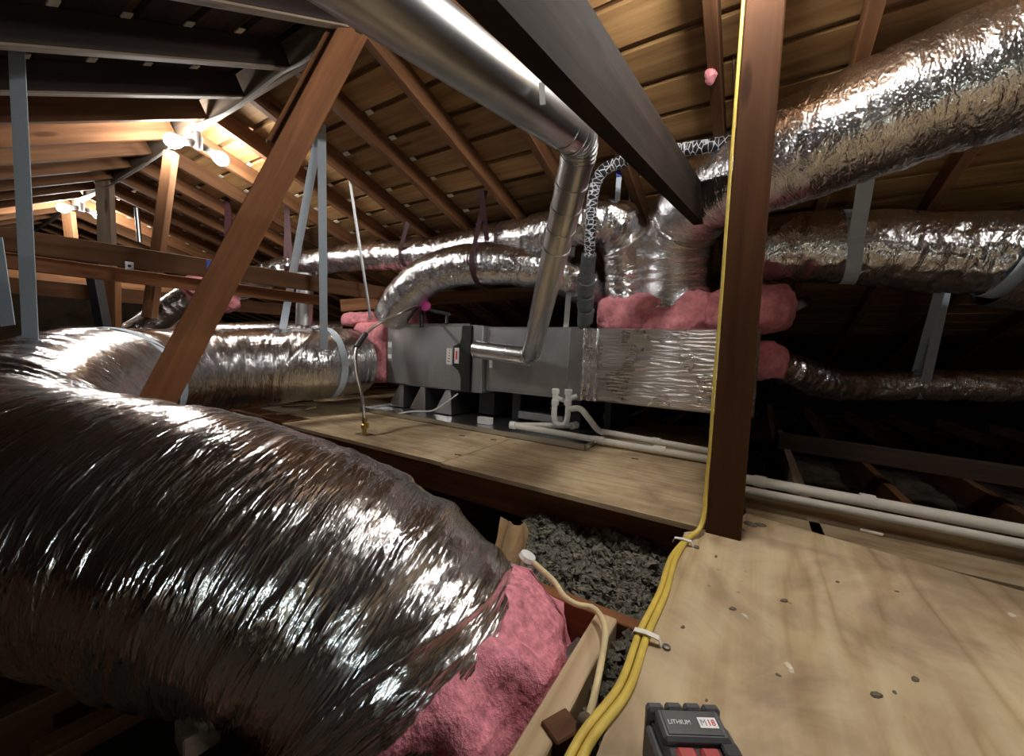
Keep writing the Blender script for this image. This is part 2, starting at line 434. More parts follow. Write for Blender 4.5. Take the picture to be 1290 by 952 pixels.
# value noise, periodic in the second axis
_TAB = RNG.rand(4096)
def vnoise(x, y, per, seed=0):
    xi = np.floor(x).astype(int); yi = np.floor(y).astype(int); fx = x - xi; fy = y - yi
    fx = fx*fx*(3-2*fx); fy = fy*fy*(3-2*fy)
    def h(a, b): return _TAB[(a*131 + (b % per)*1973 + seed*389 + (a*(b % per))*7) % 4096]
    return (h(xi, yi)*(1-fx)+h(xi+1, yi)*fx)*(1-fy)+(h(xi, yi+1)*(1-fx)+h(xi+1, yi+1)*fx)*fy
def foil_tube(name, C, R, mat='foil', parent=None, nth=96, dsf=0.003, amp=1.0, shear=0.15, seed=0, rfun=None, dmin=0.0035, dmax=0.012, iso=0.55):
    nth = int(min(230, max(72, 2*math.pi*R/0.0058)))
    out, s = spline(C); q = [0.0]
    while q[-1] < s[-1]:
        p = np.array([np.interp(q[-1], s, out[:, k]) for k in range(3)])
        q.append(q[-1] + min(dmax, max(dmin, dsf * np.linalg.norm(p - CAMP))))
    q = np.array(q); q *= s[-1] / q[-1]
    P = resample(out, s, q)
    # soften the tangents
    T, N, Bn = frames(P); m = len(P)
    th = np.linspace(0, 2*np.pi, nth, endpoint=False)
    S = q[:, None] + 0*th; TH = th[None] + 0*q[:, None]; tt = TH/(2*np.pi)
    k = 0.15 / R if R < 0.15 else 1.0
    sh = S + shear*R*(vnoise(S*2.2, tt*3, 3, seed+9) - 0.5)*6 + 0.02*(vnoise(S*9, tt*6, 6, seed+5)-0.5)
    def ridg(fs, ft, sd): return 1 - np.abs(2*vnoise(sh*fs, tt*ft, ft, sd) - 1)
    per = lambda fs: max(3, int(2*math.pi*R*fs*iso))
    patch = 0.45 + 0.9*vnoise(S*4.0, tt*4, 4, seed+8)
    d = 0.006*(ridg(9, per(7), seed+1)-0.5) + 0.006*(ridg(22, per(20), seed+2)-0.5) + 0.0046*patch*(ridg(48, per(42), seed+3)-0.5) + 0.0022*patch*(ridg(95, per(85), seed+4)-0.5)
    wn = np.random.RandomState(seed).randn(*S.shape)
    d += 0.00045*wn*patch
    d += 0.010*(vnoise(S*3.0, tt*3, 3, seed+6)-0.5)
    cv = np.linalg.norm(np.gradient(T, axis=0), axis=1) / np.maximum(np.gradient(q), 1e-6)
    cv = np.convolve(cv, np.ones(41)/41, mode='same')
    fold = np.clip((cv*R-0.12)*2.2, 0, 1.3)[:, None]
    ends = np.clip(np.minimum(q, q[-1]-q)/0.15, 0, 1)[:, None]
    d += fold*ends*(0.022*(ridg(11, 3, seed+11)-0.5) + 0.016*(ridg(27, 5, seed+12)-0.5))
    d = d*amp
    rr = np.full(m, R) if rfun is None else np.array([R*rfun(a) for a in q/q[-1]])
    V = P[:, None] + (rr[:, None]+d)[..., None]*(np.cos(TH)[..., None]*N[:, None]+np.sin(TH)[..., None]*Bn[:, None])
    V = V.reshape(-1, 3)
    i = np.arange(m-1)[:, None]*nth; j = np.arange(nth)[None]
    j2 = (j+1) % nth
    Fq = np.stack([i+j, i+j2, i+nth+j2, i+nth+j], -1).reshape(-1, 4)
    # close uv seam with per-loop uvs
    Us = np.repeat(q, nth); 
    lu = np.empty((len(Fq), 4, 2))
    vj = np.stack([j+0*i, j+1+0*i, j+1+0*i, j+0*i], -1).reshape(-1, 4)
    lu[..., 0] = Us[Fq]; lu[..., 1] = vj*(2*np.pi*R/nth)
    o = obj(name, V, Fq.tolist(), mat, parent, lu.reshape(-1, 2), True)
    return o, (P, q, N, Bn, T)
def ring_band(P, q, N, Bn, T, at, R, width, n=48, thick=0.003, frac=(0, 1), lean=0.0):
    """a strap band round a duct at arclength at"""
    k = int(np.argmin(np.abs(q-at))); p, t, a, b = P[k], T[k], N[k], Bn[k]
    V = []; th = np.linspace(2*np.pi*frac[0], 2*np.pi*frac[1], n+1)
    for h in th:
        dr = math.cos(h)*a + math.sin(h)*b
        c = p + t*lean*math.cos(h)
        for (w, r) in ((-1, R), (1, R), (1, R+thick), (-1, R+thick)): V.append(c + t*w*width/2 + dr*r)
    Fq = []
    for i in range(n):
        for k2 in range(4): Fq.append([i*4+k2, i*4+(k2+1) % 4, (i+1)*4+(k2+1) % 4, (i+1)*4+k2])
    return V, Fq
def ribbon(pts, w, wdir, thick=0.002):
    """a flat strap through points"""
    P = np.asarray(pts, float); V = []; wd = _n(wdir)
    T = np.gradient(P, axis=0)
    for p, t in zip(P, T):
        t = _n(t); a = _n(wd - t*t.dot(wd)); n = np.cross(t, a)
        V += [p-a*w/2-n*thick/2, p+a*w/2-n*thick/2, p+a*w/2+n*thick/2, p-a*w/2+n*thick/2]
    m = len(P); Fq = []
    for i in range(m-1):
        for k in range(4): Fq.append([i*4+k, i*4+(k+1) % 4, (i+1)*4+(k+1) % 4, (i+1)*4+k])
    Fq += [[3, 2, 1, 0], [(m-1)*4+k for k in range(4)]]
    return V, Fq
def lump(name, c, size, mat, parent=None, res=28, amp=0.02, freq=9.0, power=4.0, seed=0, rot=0.0, droop=0.0):
    """soft batt: superellipsoid with folds"""
    V = []; U = []; nu, nv = res*2, res
    cr, sr = math.cos(rot), math.sin(rot)
    def sp(x, e): return math.copysign(abs(x)**e, x)
    e = 2.0/power
    for i in range(nv+1):
        ph = -math.pi/2 + math.pi*i/nv
        for j in range(nu):
            th = 2*math.pi*j/nu
            x = sp(math.cos(ph), e)*sp(math.cos(th), e); y = sp(math.cos(ph), e)*sp(math.sin(th), e); z = sp(math.sin(ph), e)
            p = Vector((x*size[0]/2, y*size[1]/2, z*size[2]/2))
            nv_ = Vector((x, y, z)).normalized()
            q = p*freq + Vector((seed*3.1, seed*1.7, seed))
            dd = mnoise.fractal(q, 0.9, 2.1, 4)*amp + mnoise.noise(q*0.45)*amp*1.3
            p = p + nv_*dd
            p.z -= droop*max(0, abs(x)-0.6)
            V.append((c[0]+p.x*cr-p.y*sr, c[1]+p.x*sr+p.y*cr, c[2]+p.z)); U.append((th*0.1, ph*0.1))
    Fq = [[i*nu+j, i*nu+(j+1) % nu, (i+1)*nu+(j+1) % nu, (i+1)*nu+j] for i in range(nv) for j in range(nu)]
    return obj(name, V, Fq, mat, parent, U, True)
def text_mesh(name, s, size, o, u, v, mat, parent, ext=0.0002, xscale=1.0):
    """flat lettering lying in the plane (u, v) from point o"""
    cu = bpy.data.curves.new('tmp', 'FONT'); cu.body = s; cu.size = size; cu.extrude = ext
    to = bpy.data.objects.new('tmp', cu); COL.objects.link(to)
    dg = bpy.context.evaluated_depsgraph_get(); me = to.evaluated_get(dg).to_mesh()
    vs = [np.array(p.co) for p in me.vertices]; fs = [list(p.vertices) for p in me.polygons]
    to.evaluated_get(dg).to_mesh_clear(); bpy.data.objects.remove(to, do_unlink=True); bpy.data.curves.remove(cu)
    u = _n(u); v = _n(v); w = np.cross(u, v)
    return obj(name, [np.array(o) + u*p[0]*xscale + v*p[1] + w*p[2] for p in vs], fs, mat, parent)

# ================================================================== SETTING
RIDGE_Y, RIDGE_Z = 0.934, 1.566
TF, TN = math.tan(math.radians(16.5)), math.tan(math.radians(27.5))
CF, CN = math.cos(math.radians(16.5)), math.cos(math.radians(27.5))
X0, X1 = -8.6, 3.6
RAF = [0.235, -0.16, -0.55, -0.90, -1.27, -1.68, -2.06, -2.44] + [-2.44 - 0.385*i for i in range(1, 16)]
RAF = [0.235 + 0.4*i for i in range(1, 8)] + RAF
FDIR = np.array([0, CF, -TF*CF]); FN = np.array([0, TF*CF, CF])       # down the far slope, its upward normal
NDIR = np.array([0, -CN, -TN*CN]); NN = np.array([0, -TN*CN, CN])
ROW = 0.15

def slab(name, p, dirv, nrm, length, t):
    a = np.array([1.0, 0, 0]); c = np.array([(X0+X1)/2, 0, 0]) + p + dirv*length/2 + nrm*t/2
    return MB().obox(c, a, dirv, (X1-X0)/2, length/2, t/2).build(name, 'underlay')
apex = np.array([0, RIDGE_Y, RIDGE_Z])
def roof(dirv, nrm, length, rows, name, board_mat, raf_mat, cosv, block_rows):
    ceil = slab(name, apex + nrm*(0.089+0.020), dirv, nrm, length, 0.02)
    tag(ceil, None, None, None, 'structure')
    for i in range(rows):
        d0 = 0.03 + i*ROW/cosv
        w = 0.130 + rnd.uniform(-0.006, 0.004)
        cuts = [X0+0.01] + sorted(rnd.sample([-6.4, -5.2, -4.4, -3.3, -2.25, -0.72, 0.42, 1.2], 2)) + [X1-0.01]
        for a, b in zip(cuts[:-1], cuts[1:]):
            c = apex + nrm*(0.089+0.0095+rnd.uniform(0, 0.002)) + dirv*(d0+w/2)
            p0 = c + np.array([a+0.002, 0, 0]); p1 = c + np.array([b-0.002, 0, 0])
            board('sheathing_board', p0, p1, w, 0.019, dirv, board_mat, ceil, 0.0015)
    for k, x in enumerate(RAF):
        p0 = apex + np.array([x-0.019, 0, 0]) + nrm*0.0445 + dirv*0.012
        rm = raf_mat(x)
        rf = board('rafter', p0, p0 + dirv*(length-0.02), 0.089, 0.038, nrm, rm, ceil)
        if rm == 'shaded_rafter':
            e0 = p0 - nrm*0.0475  # pale strip stands in for light along the rafter's lower edge
            board('lit_edge', e0, e0 + dirv*(length-0.02), 0.006, 0.036, nrm, 'grey_wood', rf, 0)
        for i in block_rows(x):
            d = 0.03 + i*ROW/cosv - 0.012 + rnd.uniform(-.003, .003)
            w_ = rnd.uniform(0.03, 0.042)
            c = apex + nrm*(0.089-0.003) + dirv*d + np.array([x+0.004+w_/2+rnd.uniform(0, 0.012), 0, 0])
            board('spacer_block', c-np.array([w_/2, 0, 0]), c+np.array([w_/2, 0, 0]), 0.024, 0.004, dirv, 'block_wood', ceil, 0)
    return ceil
ceil_far = roof(FDIR, FN, 5.9, 22, 'ceiling', 'sheathing', lambda x: 'rafter_wood', CF,
                lambda x: range(2, 9) if -5.4 < x < -1.5 else ())
ceil_near = roof(NDIR, NN, 3.9, 14, 'ceiling', 'dark_boards', lambda x: 'shaded_rafter' if x > -2.2 else 'rafter_wood', CN,  # near-slope boards too: shade of the unlit bays put into their colour
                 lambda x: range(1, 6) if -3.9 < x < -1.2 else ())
rb = board('ridge_board', (X0, RIDGE_Y, RIDGE_Z+0.045), (X1, RIDGE_Y, RIDGE_Z+0.045), 0.14, 0.022, (0, 0, 1), 'grey_wood', ceil_far)

# floor of the attic: dusty loose fill between the ceiling joists
def floor_mesh():
    nx, ny = 150, 110; V = []; Fq = []; U = []
    for j in range(ny):
        for i in range(nx):
            x = X0 + (X1-X0)*i/(nx-1); y = -2.6 + 9.4*j/(ny-1)
            z = -0.30 + 0.035*mnoise.fractal(Vector((x*4, y*4, 0)), 0.9, 2.0, 4)
            V.append((x, y, z)); U.append((x, y))
    for j in range(ny-1):
        for i in range(nx-1):
            a = j*nx+i; Fq.append([a, a+1, a+nx+1, a+nx])
    return tag(obj('floor', V, Fq, 'floor_dark', None, U, True), kind='structure')
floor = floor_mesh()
for x in [-0.585-0.405*i for i in range(0, 14)] + [0.225+0.405*i for i in range(0, 7)]:
    board('ceiling_joist', (x, -2.2, -0.235), (x, 6.3, -0.235), 0.14, 0.038, (0, 0, 1), 'rafter_wood', floor)
for nm, xx in (('wall_left', X0), ('wall_right', X1)):
    V = []
    for sx in (-0.01, 0.01):
        V += [(xx+sx, -2.5, -0.35), (xx+sx, 6.6, -0.35), (xx+sx, RIDGE_Y, RIDGE_Z+0.1)]
    tag(obj(nm, V, [[0, 1, 2], [5, 4, 3], [0, 3, 4, 1], [1, 4, 5, 2], [2, 5, 3, 0]], 'wall_dark'), kind='structure')

# ================================================================== DECKS AND TIMBERS
def sheet(name, x0, x1, y0, y1, zt, t, mat, label, cat='plywood'):
    m = MB().box((x0, y0, zt-t), (x1, y1, zt), 0.0012, 0)
    return tag(m.build(name, mat), label, cat)
sheet('plywood_sheet', -2.16, -1.005, 1.13, 1.78, 0.0, 0.017, 'plywood', 'narrow plywood sheet before the furnace with the gas tube rising from it')
sheet('plywood_sheet', -1.0, -0.078, 1.118, 2.75, 0.0, 0.017, 'plywood', 'plywood sheet under the drain pipes, left of the dark post')
sheet('plywood_sheet', -2.95, -1.005, 1.785, 2.8, 0.0, 0.017, 'plywood_aged', 'brown aged plywood sheet below the furnace legs')
sheet('plywood_sheet', -2.75, -2.165, 1.30, 1.78, 0.0, 0.017, 'plywood_aged', 'aged plywood offcut at the left end of the platform')
# big deck on the right: left edge x=-.118, back edge runs at y ~1.3 -> 1.2
def right_deck():
    pts = [(-0.118, -0.9), (1.6, -0.9), (1.6, 1.06), (0.497, 1.195), (0.014, 1.30), (-0.02, 1.17), (-0.118, 1.06)]
    n = len(pts); V = [(x, y, 0.0) for x, y in pts] + [(x, y, -0.018) for x, y in pts]
    Fq = [list(range(n)), list(range(2*n-1, n-1, -1))] + [[i, i+n, (i+1) % n+n, (i+1) % n] for i in range(n)]
    U = [(V[i][1]*1.0+3, V[i][0]*1.0+7) for q in Fq for i in q]
    return obj('plywood_sheet', V, Fq, 'plywood', None, U)
tag(right_deck(), 'large plywood deck sheet in the right foreground, scattered with wood chips', 'plywood')
# sleepers and rim timbers under the decks
def timber(p0, p1, w, t, wd, mat, label, cat='timber', name='timber_beam', group=None):
    return tag(board(name, p0, p1, w, t, wd, mat), label, cat, group)
timber((-2.9, 1.22, -0.09), (-0.14, 1.22, -0.09), 0.138, 0.038, (0, 0, 1), 'red_wood', 'reddish rim joist under the front edge of the furnace platform', 'joist', 'rim_joist')
timber((-2.9, 2.55, -0.09), (-0.05, 2.55, -0.09), 0.138, 0.038, (0, 0, 1), 'rafter_wood', 'rear joist carrying the furnace platform', 'joist', 'rim_joist')
timber((-0.195, -0.8, -0.10), (-0.195, 0.68, -0.10), 0.14, 0.038, (0, 0, 1), 'pale_wood', 'pale sawn joist under the left edge of the right deck', 'joist', 'deck_joist')
timber((0.55, -0.8, -0.09), (0.55, 1.13, -0.09), 0.14, 0.038, (0, 0, 1), 'pale_wood', 'hidden joist under the middle of the right deck', 'joist', 'deck_joist')
timber((-0.42, 0.70, -0.115), (-0.13, 0.70, -0.115), 0.15, 0.03, (0, 0, 1), 'red_wood', 'brown blocking board between the pink collar and the pale joist', 'timber', 'blocking_board')
timber(Pz(690, 945, -0.05), Pz(722, 925, -0.05), 0.035, 0.05, (0, 1, 0), 'rafter_wood', 'short brown wood block at the foot of the pale joist', 'timber', 'wood_block')
# strip below the drain pipe on the right
timber((-0.07, 1.515, -0.03), (2.2, 1.49, -0.03), 0.06, 0.04, (0, 0, 1), 'pale_wood', 'long pale wood strip carrying the drain pipe behind the right deck', 'timber', 'wood_strip')
sheet('plywood_sheet', 0.015, 0.62, 1.33, 1.47, -0.04, 0.015, 'plywood_aged', 'dusty grey plywood strip behind the right deck')
timber((0.192, 1.25, -0.10), (0.192, 3.4, -0.10), 0.12, 0.032, (0, 0, 1), 'grey_wood', 'pale joist running back into the dark beyond the drain pipe', 'joist', 'deck_joist')
timber((0.15, 2.6, 0.0), (2.8, 2.45, -0.05), 0.09, 0.035, (0, 0, 1), 'dark_boards', 'dark low timber crossing behind the right drain pipe', 'timber')
timber((0.3, 2.0, -0.19), (0.75, 1.8, -0.19), 0.02, 0.012, (0, 0, 1), 'grey_wood', 'thin wood lath lying in the dark right of the post', 'lath', 'wood_lath')
timber((0.65, 1.75, -0.19), (0.62, 2.0, -0.19), 0.02, 0.012, (0, 0, 1), 'grey_wood', 'short wood splinter lying in the dark beyond the drain pipe', 'lath', 'wood_lath')

# post
post = tag(MB().box((-0.0735, 1.09, -0.16), (0.006, 1.178, 1.55), 0.003, 2).build('timber_post', 'post_wood'),
           'dark brown square timber post standing at the corner of the right deck', 'post')
# dark tie beam overhead
def tie_beam():
    b0, b1 = np.array([-0.275, 0.333, 0.835]), np.array([-0.212, 2.0, 1.022])
    d = _n(b1-b0); b0 = b0 - d*1.3
    up = _n(np.array([0, 0, 1]) - d*d[2]); sd = np.array([-1.0, 0.03, 0])
    h, t = 0.140, 0.038
    e1 = b1 + d*0.0; e1t = b1 + up*0.075 + d*0.02
    V = [b0, b0+up*h, e1t - d*0.28 + up*0.065, e1t, e1]
    V = V + [v + sd*t for v in V]
    n = 5
    Fq = [list(range(n))[::-1], list(range(n, 2*n))] + [[i, (i+1) % n, (i+1) % n+n, i+n] for i in range(n)]
    U = []
    for q in Fq:
        for i in q: U.append((float(np.dot(V[i]-b0, d)), float(np.dot(V[i]-b0, up) + 0.5*np.dot(V[i]-b0, sd))))
    return obj('tie_beam', V, Fq, 'beam_dark', None, U)
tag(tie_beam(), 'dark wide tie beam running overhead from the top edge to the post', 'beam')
# diagonal brace: two boards
a = D(444, 42, 1.38); b = D(212, 480, 1.2); dd = _n(b-a)
vw = _n(np.cross(dd, (a+b)/2-CAMP))
timber(a-dd*0.02, b+dd*0.32, 0.089, 0.038, vw, 'red_wood', 'long reddish diagonal brace from the ridge down behind the big duct', 'brace', 'diagonal_brace')
nb = np.cross(vw, dd); nb = nb if nb.dot((a+b)/2-CAMP) > 0 else -nb
a2 = a - vw*np.sign((D(425, 45, 1.38)-a).dot(vw))*-0.034 + nb*0.04; 
timber(a2-dd*0.02, a2+dd*0.5, 0.07, 0.036, vw, 'red_wood', 'short reddish board nailed behind the top of the diagonal brace', 'brace', 'brace_board')
# collar beams at the left
c0, c1 = D(-60, 292, 1.42), D(495, 362, 2.75)
c0[2] = c1[2] = 0.80
timber(c0, c1, 0.089, 0.038, (0, 0, 1), 'rafter_wood', 'dark collar beam passing behind the diagonal brace, blue tape on it', 'beam', 'collar_beam')
o2 = np.array([-0.03, 0.05, -0.055])
timber(c0+o2+np.array([0, 0, -0.02]), c1+o2+np.array([-.25, -.39, -0.02]), 0.062, 0.038, (0, 0, 1), 'red_wood', 'lighter board fixed along the lower back of the collar beam', 'beam', 'collar_board')
timber((-4.75, 0.2, 0.78), (-4.35, 2.3, 0.78), 0.12, 0.038, (0, 0, 1), 'rafter_wood', 'farther brown collar beam below the ridge lamps', 'beam', 'collar_beam')
timber((-5.6, 0.2, 0.95), (-5.3, 2.3, 0.95), 0.12, 0.038, (0, 0, 1), 'rafter_wood', 'farthest collar beam deep in the attic at left', 'beam', 'collar_beam')
# posts below the ridge
def stick(p, q, w, t, mat, label, name='ridge_prop'):
    wd = np.array([0.85, 0.53, 0]); return timber(p, q, w, t, wd, mat, label, 'post', name)
stick(Px(216, 192, -2.68), Px(188, 400, -2.72), 0.055, 0.038, 'rafter_wood', 'orange-brown prop leaning under the nearer pair of ridge bulbs')
stick(Px(131, 205, -4.1), Px(139, 410, -4.1), 0.105, 0.04, 'grey_wood', 'greyish post below the ridge, right of the farther bulbs')
stick(Px(86, 266, -5.15), Px(90, 300, -5.15), 0.085, 0.04, 'rafter_wood', 'short lit prop directly under the farther bulbs')
stick(Px(118, 345, -3.2), Px(132, 420, -3.1), 0.05, 0.05, 'black_tube', 'slim black stick leaning behind the return duct', 'black_prop')
stick(Px(140, 350, -3.3), Px(141, 420, -3.3), 0.085, 0.04, 'rafter_wood', 'brown stud below the far collar beam', 'stud_post')
# white ledger strip sloping down on the far-side boards (right of furnace, near post)
p, q = D(968, 402, 2.5), D(1040, 368, 3.0)
timber(p, q, 0.06, 0.03, (0, 0, 1), 'grey_wood', 'pale angled board under the right middle duct beside the post', 'timber')
timber(D(955, 295, 2.9), D(1120, 268, 2.9), 0.05, 0.03, (0, 0, 1), 'rafter_wood', 'brown rail seen between the two upper right ducts', 'timber')
timber(D(430, 385, 3.3), D(760, 362, 3.3), 0.10, 0.04, (0, 0, 1), 'rafter_wood', 'brown timber rail behind the middle ducts above the furnace', 'timber')

# ================================================================== LAMPS (string along the ridge)
def bulb_pair(x, label, y1, y2, z, first, ry=RIDGE_Y):
    RIDGE_Y = ry
    r = empty('bulb_fixture', (x, RIDGE_Y, z), label, 'lamp', 'twin bulb fixtures on the ridge')
    lathe('socket_body', (x, RIDGE_Y, z+0.012), (0, 0, 1), [(0, 0.018), (0.02, 0.024), (0.06, 0.024), (0.1, 0.012), (0.115, 0.006)], 'socket', r)
    for yb in (y1, y2):
        sg = -1 if yb < RIDGE_Y else 1
        ax = np.array([0, sg*0.94, -0.34]); base = np.array([x, RIDGE_Y+sg*0.012, z+0.04])
        lathe('socket_arm', base, ax, [(0, 0.012), (0.01, 0.017), (0.045, 0.019), (0.05, 0.016)], 'socket', r)
        bb = base + _n(ax)*0.048
        bl = lathe('bulb', bb, ax, [(0, 0.014), (0.012, 0.018), (0.03, 0.030), (0.052, 0.036), (0.07, 0.032), (0.084, 0.018), (0.088, 0.004)], 'bulb_glow', r)
    return r
bulb_pair(-2.6, 'twin bulb fixture on the ridge beside the diagonal brace, glowing white', 0.842, 1.027, 1.44, True)
bulb_pair(-4.9, 'smaller-looking glowing twin bulb fixture farther along the ridge', 0.842, 1.027, 1.46, False)
bulb_pair(-0.05, 'twin bulb fixture on the ridge above the tie beam, just out of the picture', 0.842, 1.027, 1.435, False)
bulb_pair(1.5, 'twin bulb fixture on the ridge right of the picture', 0.842, 1.027, 1.475, False)
def fill_lantern(p):  # added light out of view, gives the big duct its glints
    m, nt, b = new_mat('fill_lantern_glow')
    b.inputs['Emission Color'].default_value = (0.86, 1.0, 0.97, 1); b.inputs['Emission Strength'].default_value = 75.0
    r = empty('fill_lantern', p, 'added fill light standing unseen on the deck behind the camera', 'fill_lantern')
    lathe('base', p, (0, 0, 1), [(0, 0.05), (0.05, 0.05), (0.06, 0.042)], 'grey_plastic', r)
    lathe('lens', np.array(p)+np.array([0, 0, 0.06]), (0, 0, 1), [(0, 0.036), (0.09, 0.036)], 'fill_lantern_glow', r)
    lathe('lid', np.array(p)+np.array([0, 0, 0.15]), (0, 0, 1), [(0, 0.045), (0.02, 0.045), (0.03, 0.03)], 'grey_plastic', r)
fill_lantern((0.35, -0.55, 0.0))
# cord strung below the ridge
cp = [Py(425, 40, 0.90), Py(385, 72, 0.9)+np.array([0, 0, -0.01]), Py(355, 92, 0.9), Py(318, 120, 0.9), Py(285, 142, 0.9), np.array([-2.6, 0.905, 1.55])]
tag(tube('lamp_cord', path(cp), 0.006, 'white_cord', None, 8), 'white lamp cord drooping along the ridge from the brace to the nearer bulbs', 'cord')
cp = [(-2.62, 0.91, 1.53), (-3.3, 0.905, 1.50), (-4.1, 0.905, 1.51), (-4.88, 0.91, 1.56)]
tag(tube('lamp_cord', path(cp), 0.006, 'white_cord', None, 8), 'white lamp cord running on between the two lit fixtures', 'cord')
cp = [Py(425, 40, 0.90), (-0.9, 0.905, 1.54), (-0.06, 0.91, 1.53)]
tag(tube('lamp_cord', path(cp), 0.006, 'white_cord', None, 8), 'white lamp cord leaving upward behind the vent pipe', 'cord')

# ================================================================== DUCTS
def duct(label, C, R, cat='duct', seed=0, mat='foil', nth=96, amp=1.0, shear=0.15, dsf=0.003, group=None, **kw):
    o, fr = foil_tube('flexible_duct', C, R, mat, None, nth, dsf, amp, shear, seed, **kw)
    tag(o, label, cat, group); return o, fr
# big return duct: from the furnace, round the bend, to the foreground collar
RET = [(449, 455, 2.85), (400, 458, 2.6), (300, 464, 2.3), (230, 470, 2.05), (150, 482, 1.68), (92, 500, 1.40), (30, 535, 1.14), (-15, 580, 0.97), (5, 620, 0.85), (90, 642, 0.77), (250, 678, 0.74), (390, 724, 0.745), (485, 778, 0.75), (545, 850, 0.74)]
ret_o, RETF = duct('huge crinkled silver flexible duct bending from the furnace into the left foreground', [D(*p) for p in RET], 0.232, seed=3, mat='foil_near', amp=1.0, shear=0.3, dsf=0.0033, dmin=0.0033, iso=0.17)
# supply: vertical riser bending away left, then along the eaves
S1 = [(787, 380, 2.10), (788, 340, 2.05), (785, 305, 1.98), (768, 281, 1.93), (735, 281, 1.97), (690, 293, 2.12), (620, 306, 2.4), (540, 319, 2.7), (420, 327, 3.1), (350, 343, 3.2), (300, 362, 3.2), (262, 366, 3.2)]
s1_o, S1F = duct('slim silver duct rising from the plenum and running left under the rafters', [D(*p) for p in S1], 0.1, seed=21, amp=1.3)
S1b = [(250, 366, 3.15), (215, 390, 3.1), (180, 414, 3.05), (150, 430, 3.0)]
s1b_o, S1BF = duct('short silver duct slanting down behind the return duct, pink at its top', [D(*p) for p in S1b], 0.095, seed=25, nth=64)
# second supply from the furnace end, arching right behind the vent
S2 = [(492, 400, 2.7), (505, 378, 2.62), (535, 350, 2.5), (575, 336, 2.36), (630, 333, 2.25), (690, 340, 2.2), (725, 352, 2.2), (760, 372, 2.35)]
s2_o, S2F = duct('silver duct arching from pink insulation at the furnace end behind the vent pipe', [D(*p) for p in S2], 0.115, seed=31, nth=80)
# big upper right duct
S3 = [(848, 388, 2.0), (850, 350, 1.98), (853, 305, 1.92), (872, 262, 1.78), (915, 231, 1.6), (1000, 192, 1.33), (1120, 143, 1.14), (1290, 78, 0.97), (1500, 0, 0.83)]
s3_o, S3F = duct('large silver duct slanting up to the top right corner from behind the post', [D(*p) for p in S3] + [np.array(p) for p in ((1.3, 1.0, 1.0), (1.8, 0.7, 0.7), (2.2, 0.5, 0.1), (2.25, 0.48, -0.2))], 0.163, seed=41, shear=0.2, amp=0.85, iso=0.35)
# right middle duct
S4 = [(948, 318, 1.9), (985, 313, 1.82), (1080, 312, 1.68), (1180, 318, 1.56), (1262, 320, 1.47), (1310, 328, 1.43)]
s4_o, S4F = duct('silver duct running level to the right edge below the large one', [D(*p) for p in S4], 0.145, seed=51, amp=1.4)
S4b = [(1270, 326, 1.45), (1320, 334, 1.41), (1420, 340, 1.33)]
s4b_o, S4BF = duct('end of a wider silver duct sleeve at the right edge of the picture', [D(*p) for p in S4b] + [D(1420, 340, 1.33) + np.array([0.8, 0, -0.02]), D(1420, 340, 1.33) + np.array([2.2, 0.1, -0.1])], 0.172, seed=55, nth=96)
# right lower duct
S5 = [(972, 456, 2.05), (1000, 468, 2.1), (1050, 484, 2.2), (1110, 486, 2.2), (1180, 484, 2.1), (1290, 487, 1.95), (1420, 492, 1.8)]
s5_o, S5F = duct('thin silver duct lying low in the dark at right', [D(*p) for p in S5] + [D(1420, 492, 1.8) + np.array([0.9, 0.05, 0]), D(1420, 492, 1.8) + np.array([2.0, 0.2, 0])], 0.072, seed=61, nth=64, amp=1.9)
# low far duct behind the return duct
S6 = [(60, 424, 3.6), (160, 424, 3.6), (280, 421, 3.5), (360, 419, 3.4), (440, 420, 3.3)]
s6_o, S6F = duct('far silver duct showing only its top behind the return duct', [D(*p) for p in S6], 0.1, seed=71, nth=56)

# ------------------------------------------------------------------ straps
def band_obj(name, fr, at, R, w, mat, parent=None, **kw):
    V, Fq = ring_band(*fr, at, R, w, **kw); return obj(name, V, Fq, mat, parent)
def at_px(fr, px, py):
    """arclength of the duct nearest to the ray through a pixel"""
    P, q = fr[0], fr[1]; r = _n(ray(px, py)); d = P - CAMP; t = d @ r
    return float(q[int(np.argmin(np.linalg.norm(d - t[:, None]*r, axis=1)))])
def point(fr, at): 
    k = int(np.argmin(np.abs(fr[1]-at))); return fr[0][k]
def hang(label, fr, R, px, tops, w, mat='strap_grey', lean=0.0, group='duct hanging straps', band=True, sides=None, name='hanging_strap'):
    """tops: list of upper points; the band goes round the duct at pixel px"""
    at = at_px(fr, *px); c = point(fr, at); k = int(np.argmin(np.abs(fr[1]-at))); T = fr[4][k]
    r = empty(name, c - np.array([0, 0, R]), label, 'strap', group)
    if band: band_obj('band', fr, at, R+0.006, w, mat, r, lean=lean)
    side = _n(np.cross(T, (0, 0, 1)))
    for i, tp in enumerate(tops):
        sg = (1 if i % 2 else -1) if sides is None else sides[i]
        b_ = c + side*sg*(R+0.009)
        m_ = np.linspace(0, 1, 9)[:, None]; tp = np.array(tp, float)
        V, Fq = ribbon(b_*(1-m_)+tp*m_, w, T, 0.002); obj('tail', V, Fq, mat, r)
    return r
